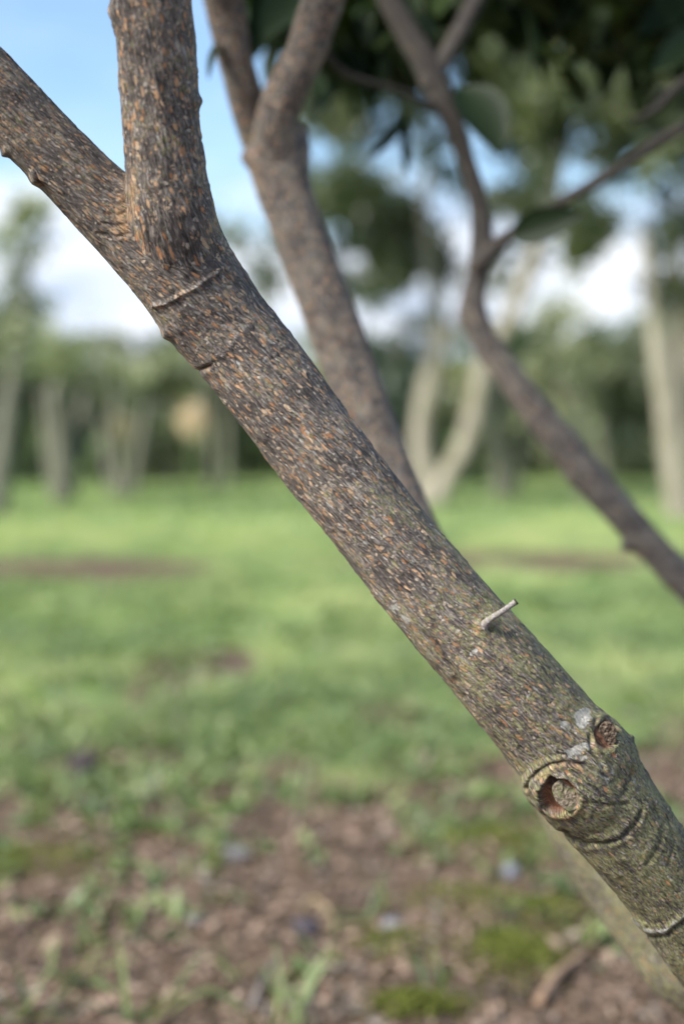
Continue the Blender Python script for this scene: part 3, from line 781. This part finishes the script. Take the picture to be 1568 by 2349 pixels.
band(1450, 1640, 60, 150, 2.7, 3.3, 6)
band(575, 740, -100, 30, 2.6, 3.3, 20)
band(770, 900, 60, 200, 2.7, 3.2, 8, 0.03, 3)
cb = np.vstack(cb); u, v, d = proj(cb)
cb = cb[(u > 570) | (v < -260) | (d < 0.3)]
n = len(cb); dr = unit(n, r); dr[:, 2] -= 0.35
V, F, q = leaf_blades(cb, dr, unit(n, r) * 0.6 + [0, 0, 1.0], r.uniform(0.09, 0.15, n), r.uniform(0.04, 0.065, n), r.uniform(0.02, 0.25, n), 5, 5)
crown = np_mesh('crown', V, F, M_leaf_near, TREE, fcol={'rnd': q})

# ---------------------------------------------------------------- background trees
def rhombs(c, size, r, flat=0.0):
    """small folded leaves, one per centre"""
    n = len(c); a = unit(n, r); b = unit(n, r); b[:, 2] += flat
    s = np.cross(a, b); s /= np.linalg.norm(s, axis=1)[:, None] + 1e-9; m = np.cross(s, a)
    L = (size * r.uniform(0.7, 1.3, n))[:, None]
    V = np.stack([c - a * L * 0.5, c - s * L * 0.27 + m * L * 0.1, c + a * L * 0.5, c + s * L * 0.27 + m * L * 0.1], 1).reshape(-1, 3)
    k = np.arange(n)[:, None] * 4
    F = np.concatenate([k + [0, 1, 2], k + [0, 2, 3]], 1).reshape(-1, 3)
    return V, F

def crown_leaves(blobs, dens, size, r, clump=0.22):
    """blobs: centre xyz, radii xyz, weight.  Leaves gather in clumps inside each blob, leaving gaps"""
    cs, rn = [], []
    for (c, rad, w) in blobs:
        c = np.array(c); rad = np.array(rad); vol = 4.19 * rad.prod()
        nc = max(3, int(vol / (4.19 * clump ** 3) * 0.55 * w))
        cc = unit(nc, r) * (r.random(nc) ** (1 / 2.4))[:, None] * rad + c
        per = max(4, int(dens))
        tone = r.random(nc)
        pts = cc[:, None] + r.normal(size=(nc, per, 3)) * clump * 0.48
        cs.append(pts.reshape(-1, 3)); rn.append((0.65 * tone[:, None] + 0.35 * r.random((nc, per))).reshape(-1))
    c = np.vstack(cs); q = np.concatenate(rn)
    k = c[:, 2] > 0.03; c, q = c[k], q[k]
    V, F = rhombs(c, size, r)
    return V, F, np.repeat(q, 2)

def stem_mesh(stems, name, mat, parent, nt=14):
    Vs, Fs, o = [], [], 0
    for S in stems:
        t = Tube(S, nt, 0.12); t.displace((fbm(t.V, 4, 3, 2) - 0.5) * 0.02); t.caps(); Vs.append(t.V); Fs.append(t.F + o); o += len(t.V)
    return np_mesh(name, np.vstack(Vs), np.vstack(Fs), mat, parent)

def bg_tree(name, label, cat, group, base_px, stems_px, blobs_px, leafmat, dens=26, size=0.10, clump=0.22, seed=1, barkmat=None, extra=()):
    """stems_px: lists of (x, y, radius px) ; blobs_px: (x, y, rx px, ry px, depth offset, depth radius m, weight)"""
    r = np.random.default_rng(seed)
    b = ground_at(*base_px); D = (b - CAM) @ FWD
    root = empty(name, (b[0], b[1], 0), label, cat, group)
    stems = []
    for k, S in enumerate(stems_px):
        off = r.uniform(-0.25, 0.25)
        st = []
        for i, (x, y, rp) in enumerate(S):
            dd = D + off * i / max(1, len(S) - 1) ; p = P(x, y, dd)
            if i == 0 and y > base_px[1] - 40: p[2] = -0.05
            st.append([*p, rp * dd / FPX])
        stems.append(st)
    if stems: stem_mesh(stems, 'trunk', barkmat or M_pale, root)
    bl = []
    for (x, y, rx, ry, dz, rd, w) in blobs_px:
        dd = D + dz; bl.append((P(x, y, dd), (rx * dd / FPX, rd, ry * dd / FPX), w))
    if bl:
        V, F, q = crown_leaves(bl, dens, size, r, clump)
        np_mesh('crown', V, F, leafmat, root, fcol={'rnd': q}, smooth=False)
    return root

bg_tree('pale_stemmed_tree', 'pale-stemmed tree splitting low into two curved trunks, seen between the dark trunks', 'tree', 'pale trees across the lawn',
        (985, 1158),
        [[(985, 1160, 28), (975, 1090, 25), (965, 1010, 23), (980, 900, 23), (1003, 800, 22), (1000, 710, 20), (985, 600, 15), (972, 500, 14), (982, 380, 10), (985, 250, 7)],
         [(992, 1150, 28), (1025, 1095, 25), (1068, 1020, 25), (1092, 930, 24), (1112, 830, 21), (1160, 750, 20), (1205, 640, 16), (1262, 470, 18), (1282, 350, 17), (1298, 230, 15), (1310, 60, 10)],
         [(1000, 820, 10), (1030, 770, 10), (1060, 690, 8), (1080, 600, 7)]],
        [(800, 240, 130, 110, 0, 0.9, 1.3), (780, 420, 120, 100, -0.3, 0.9, 1.5), (850, 520, 110, 110, 0.4, 0.9, 1.3), (830, 625, 90, 60, 0, 0.8, 1.2), (960, 480, 70, 140, 0.3, 0.7, 0.55),
         (900, 60, 220, 140, 0, 1.2, 1.6), (1170, 130, 180, 130, 0, 1.3, 1.5), (1190, 300, 110, 90, 0.5, 0.9, 0.9), (1000, -200, 500, 160, 0, 1.8, 0.9), (950, 240, 90, 70, 0, 0.7, 0.9),
         (720, 180, 90, 90, 0.2, 0.6, 1.0), (1180, 560, 330, 110, 0.5, 1.0, 0.45), (870, 640, 130, 50, 0.5, .8, 0.7), (1020, 330, 110, 160, 1.2, 0.8, 0.30), (1230, 500, 90, 60, 0.2, 0.7, 0.5), (560, 540, 90, 80, 0.2, 0.7, 0.35), (620, 640, 60, 40, 0.2, 0.5, 0.3)],
        M_leaf_far, 62, 0.14, 0.22, 31)
bg_tree('pale_stemmed_tree', 'pale tree with three upright trunks at the right edge of the lawn', 'tree', 'pale trees across the lawn',
        (1555, 1190),
        [[(1552, 1192, 26), (1540, 1050, 25), (1525, 900, 25), (1505, 780, 20), (1490, 660, 13), (1470, 500, 8)], [(1570, 1190, 25), (1572, 1000, 23), (1560, 800, 21), (1555, 650, 16), (1540, 450, 10)],
         [(1600, 1190, 25), (1620, 950, 23), (1650, 700, 18)]],
        [(1290, 430, 100, 60, 0, 0.8, 0.8), (1330, 260, 150, 130, 0, 1.1, 1.8), (1480, 160, 170, 130, 0, 1.1, 1.8), (1500, 340, 130, 90, -0.4, 0.9, 1.0), (1400, 500, 120, 60, 0, 0.8, 0.8), (1345, 550, 50, 50, 0, .4, .9),
         (1600, 350, 90, 250, 0, 0.8, 0.8), (1530, 700, 70, 70, 0.3, 0.6, 1.0), (1640, 700, 100, 100, 0, 0.8, 1.2), (1500, -150, 350, 200, 0, 1.8, 0.9), (1540, 520, 60, 60, 0, 0.6, 0.45)],
        M_leaf_far, 62, 0.14, 0.22, 32, barkmat=M_mid)
bg_tree('pale_stemmed_tree', 'pale leaning tree with ragged crown cut off by the left edge', 'tree', 'pale trees across the lawn',
        (-10, 1180),
        [[(-15, 1182, 30), (8, 1050, 24), (22, 930, 20), (35, 830, 15), (50, 700, 12), (60, 560, 8)], [(-40, 1180, 24), (-60, 950, 20), (-90, 700, 14)]],
        [(20, 665, 85, 80, 0, 0.5, 1.8), (62, 570, 42, 80, 0, 0.4, 0.9), (72, 480, 28, 45, 0, 0.3, 0.6), (-80, 560, 90, 120, 0, 0.6, 1.2), (20, 770, 100, 70, 0, 0.5, 1.4)],
        M_leaf_hedge, 60, 0.12, 0.22, 33, barkmat=M_grey)
bg_tree('pale_stemmed_tree', 'clump of short pale stems, second tree from the left edge', 'tree', 'pale trees across the lawn', (145, 1150),
        [[(150, 1150, 24), (145, 1050, 22), (135, 960, 19), (125, 880, 14)], [(160, 1150, 14), (180, 1000, 13), (195, 900, 9)], [(130, 1145, 13), (110, 1000, 12), (95, 900, 7)]],
        [(130, 830, 110, 70, 0.9, 0.6, 0.8)], M_leaf_hedge, 60, 0.12, 0.2, 34, barkmat=M_grey)
bg_tree('pale_stemmed_tree', 'grey trunk cluster below the faint pale disc of foliage left of centre', 'tree', 'pale trees across the lawn', (285, 1138),
        [[(285, 1138, 17), (280, 1050, 14), (270, 960, 12), (262, 880, 9)], [(300, 1138, 14), (318, 1040, 12), (335, 930, 9)], [(268, 1138, 12), (240, 1020, 10), (228, 920, 7)]],
        [(280, 850, 100, 70, 0.9, 0.6, 0.8)], M_leaf_hedge, 60, 0.12, 0.2, 35, barkmat=M_grey)
bg_tree('pale_stemmed_tree', 'two thin pale stems side by side left of the front trunk', 'tree', 'pale trees across the lawn', (495, 1128),
        [[(485, 1128, 13), (488, 1040, 10), (480, 960, 7), (470, 860, 6)], [(525, 1128, 9), (522, 1020, 7), (525, 900, 6)]],
        [(480, 820, 100, 70, 0.9, 0.6, 0.8)], M_leaf_hedge, 60, 0.12, 0.2, 36, barkmat=M_grey)
bg_tree('pale_stemmed_tree', 'dim grey trunk between the pale forked tree and the thin bending trunk', 'tree', 'pale trees across the lawn', (1150, 1140),
        [[(1150, 1142, 19), (1145, 1050, 17), (1140, 950, 16), (1150, 860, 12), (1165, 760, 7)], [(1170, 1140, 10), (1195, 1030, 9), (1215, 900, 7)]],
        [(1170, 770, 110, 60, 0.4, 0.6, 0.8)], M_leaf_hedge, 60, 0.12, 0.2, 37, barkmat=M_grey)
bg_tree('pale_stemmed_tree', 'faint greyish tree behind the thin bending trunk right of centre', 'tree', 'pale trees across the lawn', (1330, 1150),
        [[(1335, 1150, 13), (1330, 1020, 12), (1320, 900, 9)], [(1390, 1120, 14), (1385, 1060, 10), (1370, 960, 7)]],
        [(1330, 820, 90, 80, 0.4, 0.6, 0.8)], M_leaf_hedge, 60, 0.12, 0.2, 38, barkmat=M_grey)

# bushes that close the view
BUSH = [  # x centre, top y, half width px, distance, label, material
    (-60, 700, 130, 21, 'dark evergreen bush at the far left edge', 'dark'),
    (90, 790, 110, 22, 'olive bush behind the leaning left-edge tree', 'hedge'),
    (230, 770, 110, 23, 'olive green bush with a small sky gap, left part of the hedge line', 'hedge'),
    (370, 735, 120, 22, 'broad yellowish green bush, tallest of the left hedge line', 'far'),
    (520, 790, 110, 23, 'grey green bush beside the front trunk, behind the two thin stems', 'hedge'),
    (660, 830, 110, 24, 'dull green bush mostly hidden by the front trunk', 'hedge'),
    (800, 760, 110, 23, 'green bush seen between the front and the second trunk', 'hedge'),
    (900, 705, 90, 21, 'dark bluish green bush left of the pale forked tree', 'dark'),
    (1060, 760, 100, 23, 'olive bush framed by the two stems of the pale forked tree', 'hedge'),
    (1210, 715, 110, 24, 'brownish olive bush right of the pale forked tree', 'hedge'),
    (1330, 690, 110, 22, 'green bush with sky glints above the thin bending trunk', 'hedge'),
    (1440, 735, 100, 23, 'grey green bush just left of the three upright trunks', 'hedge'),
    (1560, 680, 130, 22, 'tall olive bush behind the right-edge trunks', 'hedge')]
MB_ = {'dark': M_leaf_dark, 'hedge': M_leaf_hedge, 'far': M_leaf_far}
for k, (x, top, hw, D, lab, mt) in enumerate(BUSH):
    rr = np.random.default_rng(100 + k)
    zt = P(x, top - 25, D)[2]; cx = P(x, top, D)[0]; yy = D; w = hw * D / FPX * 1.25
    root = empty('bush', (cx, yy, 0), lab, 'bush', 'bushes closing the far side of the lawn')
    bl = [((cx, yy, zt * 0.38), (w, 0.9, zt * 0.42), 1.0), ((cx - 0.2 * w, yy + 0.1, zt * 0.72), (w * 0.7, 0.7, zt * 0.24), 0.9), ((cx + 0.3 * w, yy + 0.2, zt * 0.66), (w * 0.6, 0.7, zt * 0.24), 0.9)]
    V, F, q = crown_leaves(bl, 70, 0.14, rr, 0.25)
    stem_mesh([[(cx + a, yy, -0.05, 0.06), (cx + a * 1.6, yy + 0.1, zt * 0.3, 0.05), (cx + a * 2.6, yy, zt * 0.75, 0.02)] for a in (-0.15, 0.02, 0.2)], 'stem', M_pale, root, 8)
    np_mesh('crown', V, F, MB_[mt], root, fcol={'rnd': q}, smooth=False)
# a second, darker row further back fills the gaps
wd = []
rr = np.random.default_rng(77)
for k in range(26):
    x = -16 + k * 1.3 + rr.uniform(-0.4, 0.4); wd.append(((x, 30 + rr.uniform(-1, 1), 0.95), (1.1, 1.0, rr.uniform(1.0, 1.5)), 1.0))
V, F, q = crown_leaves(wd, 24, 0.17, rr, 0.3)
tag(np_mesh('woodland', V, F, M_leaf_dark, fcol={'rnd': q}, smooth=False), 'dark far woodland edge behind the bushes', 'woodland', kind='stuff')

# tan dried flower heads in front of the bushes
def dry_head(px, py, D, rad, lab, col, seed):
    rr = np.random.default_rng(seed); c = P(px, py, D)
    root = empty('dried_flower_plant', (c[0], c[1], 0), lab, 'plant', 'tan dried flower heads')
    t = NT('dry_petal'); b = t.attr('rnd').outputs['Fac']
    m = t.bsdf(t.ramp(b, [(0, tuple(q * 0.6 for q in col)), (1, col)]), 0.8, 0.2, None, (col, 0.3))
    pts = unit(900, rr) * (rr.random(900) ** 0.4)[:, None] * [rad, rad, rad * 1.25] + c
    V, F = rhombs(pts, 0.035, rr)
    np_mesh('flower_head', V, F, m, root, fcol={'rnd': np.repeat(rr.random(900), 2)}, smooth=False)
    stem_mesh([[(c[0] + 0.03, c[1], -0.03, 0.014), (c[0] - 0.02, c[1], c[2] * 0.5, 0.012), (c[0], c[1], c[2], 0.008)]], 'stem', M_weed_stem, root, 8)
t = NT('green_stem'); M_weed_stem = t.bsdf((0.10, 0.14, 0.05), 0.7, 0.3)
dry_head(443, 962, 14.5, 0.16, 'bright tan round flower head on a stem left of the front trunk', (0.80, 0.64, 0.44), 1)
dry_head(283, 985, 15.0, 0.14, 'dull greenish tan flower head, left of the bright tan one', (0.40, 0.36, 0.23), 2)

# ---------------------------------------------------------------- grass
def grass(n, y0, y1, hmin, hmax, wid, name, seed, thr=0.12):
    rr = np.random.default_rng(seed)
    y = np.sqrt(rr.uniform(y0 ** 2, y1 ** 2, n)); x = rr.uniform(-1, 1, n) * (y * 0.27 + 0.35)
    X = np.c_[x, y, x * 0]; tf = turf_at(X); keep = rr.random(n) < sst(thr, 0.8, tf) * (0.35 + 0.65 * fbm(X, 2.5, 40, 2)); X = X[keep]; n = len(X)
    X[:, 2] = height_at(X) - 0.004
    hgt = rr.uniform(hmin, hmax, n) * (0.25 + 1.5 * fbm(X, 4.5, 41, 2) ** 1.5); ang = rr.uniform(0, 2 * math.pi, n)
    lean = rr.uniform(0.1, 0.9, n); dv = np.c_[np.cos(ang), np.sin(ang), ang * 0]; sv = np.c_[-np.sin(ang), np.cos(ang), ang * 0]
    w = wid * rr.uniform(0.7, 1.3, n)
    mid = X + dv * (hgt * lean * 0.3)[:, None] + [0, 0, 1] * (hgt * 0.6)[:, None]; tip = X + dv * (hgt * lean)[:, None] + [0, 0, 1] * (hgt * (1.05 - 0.4 * lean))[:, None]
    V = np.stack([X - sv * w[:, None], X + sv * w[:, None], mid + sv * (w * 0.8)[:, None], mid - sv * (w * 0.8)[:, None], tip], 1).reshape(-1, 3)
    k = np.arange(n)[:, None] * 5; F = np.concatenate([k + [0, 1, 2], k + [0, 2, 3], k + [3, 2, 4]], 1).reshape(-1, 3)
    tone = np.clip(0.5 * rr.random(n) + 0.75 * 1.3 * (fbm(X * [1, 0.6, 1], 1.4, 42, 3) - 0.42) + 1.7 * (fbm(X * [1, 0.7, 1], 5, 44, 2) - 0.5) + 0.25 * sst(7, 12, X[:, 1]) * (X[:, 1] < 14), 0, 1)
    tone = np.where(rr.random(n) < 0.03, 1.0, np.minimum(tone, 0.88))
    return V, F, np.repeat(tone, 3)
parts = [grass(80000, 2.4, 7, 0.03, 0.10, 0.0024, 'g', 1), grass(70000, 7, 13, 0.03, 0.09, 0.0045, 'g', 2), grass(50000, 13, 26, 0.04, 0.10, 0.009, 'g', 3)]
Vs, Fs, Qs, o = [], [], [], 0
for V, F, q in parts: Vs.append(V); Fs.append(F + o); Qs.append(q); o += len(V)
tag(np_mesh('grass', np.vstack(Vs), np.vstack(Fs), M_grass, fcol={'rnd': np.concatenate(Qs)}, smooth=False), 'short sunlit lawn grass between the trees', 'grass', kind='stuff')

# ---------------------------------------------------------------- leaf litter and weeds under the tree
rr = np.random.default_rng(9)
n = 22000
y = rr.uniform(1.5, 6.2, n); x = rr.uniform(-1, 1, n) * (y * 0.28 + 0.5)
X = np.c_[x, y, x * 0]; k = rr.random(n) < (1.02 - turf_at(X)) * (0.5 + fbm(X, 3, 50, 2) * 0.9); X = X[k]; n = len(X); X[:, 2] = height_at(X) + rr.uniform(0, 0.018, n)
dr = unit(n, rr); dr[:, 2] *= 0.35
V, F, q = leaf_blades(X, dr, unit(n, rr) * 0.5 + [0, 0, 1], rr.uniform(0.010, 0.048, n), rr.uniform(0.007, 0.022, n), rr.uniform(-0.4, 0.4, n), 3, 8)
tone = np.clip(fbm(X, 9, 51, 2) * 1.3 + rr.random(n) * 0.6 - 0.45, 0, 0.97); tone = np.where(rr.random(n) < 0.03, 1.0, tone)
tag(np_mesh('leaf_litter', V, F, M_litter, fcol={'rnd': np.repeat(tone, 6)}), 'brown and grey fallen leaves and bark scraps on the soil', 'leaf litter', kind='stuff')

def weeds(centres, per, ln, wd, mat, name, label, cat, seed, up=0.7):
    rr = np.random.default_rng(seed); B = np.repeat(np.array(centres), per, 0); n = len(B)
    B = B + rr.normal(size=(n, 3)) * [0.015, 0.015, 0]; B[:, 2] = height_at(B)
    dr = unit(n, rr); dr[:, 2] = np.abs(dr[:, 2]) * up + 0.25
    V, F, q = leaf_blades(B, dr, np.tile([0, 0, 1.0], (n, 1)), rr.uniform(0.5, 1.2, n) * ln, rr.uniform(0.6, 1.2, n) * wd, rr.uniform(0.1, 0.5, n), 5, seed)
    return tag(np_mesh(name, V, F, mat, fcol={'rnd': q}), label, cat, kind='stuff')
rw = np.random.default_rng(12)
cs = []
while len(cs) < 3200:
    y = rw.uniform(1.9, 9.5); x = rw.uniform(-1, 1) * (y * 0.27 + 0.4); p = np.array([[x, y, 0.0]])
    dens = 0.12 + 0.88 * sst(3.2, 4.2, y) if y < 4.6 else 1.0
    if rw.random() < dens * (fbm(p, 2.2, 60, 2)[0] > 0.42) : cs.append(p[0])
weeds(cs, 6, 0.065, 0.024, M_weed, 'ground_cover', 'low leafy weeds scattered along the lawn edge', 'weeds', 13)

tuft = []
for px, py, n_ in ((690, 2290, 5), (640, 2340, 6), (275, 2120, 4), (180, 2210, 4), (60, 2330, 6), (330, 2330, 5), (520, 2240, 3), (1500, 1700, 8), (1450, 1900, 5), (980, 2260, 5), (420, 1990, 4), (860, 2080, 4)):
    g_ = ground_at(px, py + 40)
    tuft += [g_ + [rw.normal() * 0.02, rw.normal() * 0.02, 0] for _ in range(n_)]
weeds(tuft, 2, 0.13, 0.011, M_weed, 'long_grass', 'loose long grass blades standing in the leaf litter', 'grass blades', 14, up=1.6)
# moss cushions
mc = []
for px, py, a, b, nn in ((1180, 2215, 0.10, 0.12, 1500), (960, 2325, 0.08, 0.05, 1300), (1080, 2090, 0.16, 0.12, 500), (900, 2190, 0.10, 0.10, 350), (1270, 2120, 0.10, 0.12, 400), (1150, 1950, 0.2, 0.15, 900), (60, 2000, 0.2, 0.15, 700)):
    g_ = ground_at(px, py); q = rr.normal(size=(nn, 2)) * 0.55
    p = np.c_[g_[0] + q[:, 0] * a, g_[1] + q[:, 1] * b, np.zeros(nn)]
    p[:, 2] = height_at(p) + 0.026 * np.exp(-(q ** 2).sum(1)) + 0.004 + rr.uniform(0, 0.006, nn); mc.append(p)
mc = np.vstack(mc); V, F = rhombs(mc, 0.013, rr, 0.6)
tag(np_mesh('moss', V, F, M_moss, fcol={'rnd': np.repeat(rr.random(len(mc)), 2)}, smooth=False), 'bright green moss cushions on the soil at lower right', 'moss', kind='stuff')

# fallen sticks and stones one can make out
def stick(pts, rad, col, label):
    g0 = ground_at(*pts[0]); Q = []
    for i, p in enumerate(pts):
        g_ = ground_at(*p); Q.append([g_[0], g_[1], float(height_at(g_[None])[0]) + rad * 0.8 + 0.006 * math.sin(i * 1.7) + 0.006, rad * (1 - 0.12 * i)])
    root = Q[0][:3]
    t = Tube(Q, 12, 0.006); t.displace((fbm(t.V, 120, 5, 2) - 0.5) * rad * 0.6); t.caps()
    m = NT('stick_bark'); gpos = m.n('ShaderNodeTexCoord').outputs['Object']; a = m.noise(gpos, 90, 3)
    m.bsdf(m.ramp(a, [(0.3, tuple(c * 0.55 for c in col)), (0.7, col)]), 0.85, 0.2, m.bump(a, 0.003))
    o = np_mesh('fallen_stick', t.V, t.F, m.m); tag(o, label, 'stick', 'fallen sticks on the soil')
stick([(1235, 2325), (1275, 2275), (1318, 2235), (1345, 2200)], 0.0105, (0.36, 0.24, 0.16), 'thick tan fallen stick near the foot of the leaning trunk')
stick([(1180, 2190), (1215, 2222), (1255, 2252), (1290, 2262)], 0.0055, (0.30, 0.27, 0.24), 'thin grey fallen stick just above the tan one')
stick([(575, 2345), (596, 2300), (612, 2262), (640, 2215)], 0.006, (0.30, 0.26, 0.24), 'grey stick upright in the picture at the bottom edge')
stick([(30, 2170), (95, 2130), (130, 2080)], 0.006, (0.10, 0.06, 0.055), 'dark stick at the lower left')
stick([(690, 2110), (715, 2090), (760, 2120), (765, 2160)], 0.006, (0.34, 0.26, 0.15), 'bent tan stick at the lower middle')

def stone(px, py, sx, sy, sz, col, label, seed):
    g_ = ground_at(px, py); nu, nv = 28, 16
    th = np.linspace(0, 2 * math.pi, nu, endpoint=False); ph = np.linspace(0.02, math.pi - 0.02, nv)
    T, Pp = np.meshgrid(th, ph); U = np.stack([np.cos(T) * np.sin(Pp), np.sin(T) * np.sin(Pp), np.cos(Pp)], -1).reshape(-1, 3)
    rr_ = 1 + (fbm(U + seed, 1.3, seed, 3) - 0.5) * 0.7
    V = U * rr_[:, None] * [sx, sy, sz] + [g_[0], g_[1], float(height_at(g_[None])[0]) + sz * 0.55]
    i = np.arange(nv - 1)[:, None]; j = np.arange(nu)[None]; a0 = i * nu + j; a1 = i * nu + (j + 1) % nu
    m = NT('stone'); gp = m.n('ShaderNodeTexCoord').outputs['Object']; a = m.noise(gp, 60, 4)
    m.bsdf(m.ramp(a, [(0.3, tuple(c * 0.6 for c in col)), (0.7, col)]), 0.8, 0.3, m.bump(a, 0.003))
    tag(np_mesh('stone', V, np.stack([a0, a0 + nu, a1 + nu, a1], -1).reshape(-1, 4), m.m), label, 'stone', 'loose stones on the soil')
stone(1172, 2022, 0.020, 0.02, 0.020, (0.19, 0.195, 0.24), 'bluish grey stone left of the second trunk foot', 1)
stone(540, 1985, 0.040, 0.03, 0.018, (0.17, 0.16, 0.165), 'flat pale grey stone in the middle of the brown soil', 2)
stone(448, 2135, 0.022, 0.02, 0.016, (0.18, 0.165, 0.165), 'small grey stone below the flat pale one', 3)
stone(900, 2150, 0.024, 0.02, 0.022, (0.19, 0.19, 0.22), 'pale bluish stone beside the moss', 4)
stone(700, 2150, 0.030, 0.03, 0.02, (0.05, 0.045, 0.06), 'dark stone under the bent tan stick', 5)
stone(190, 1795, 0.045, 0.04, 0.045, (0.06, 0.045, 0.05), 'dark purplish lump where the grass ends at left', 6)
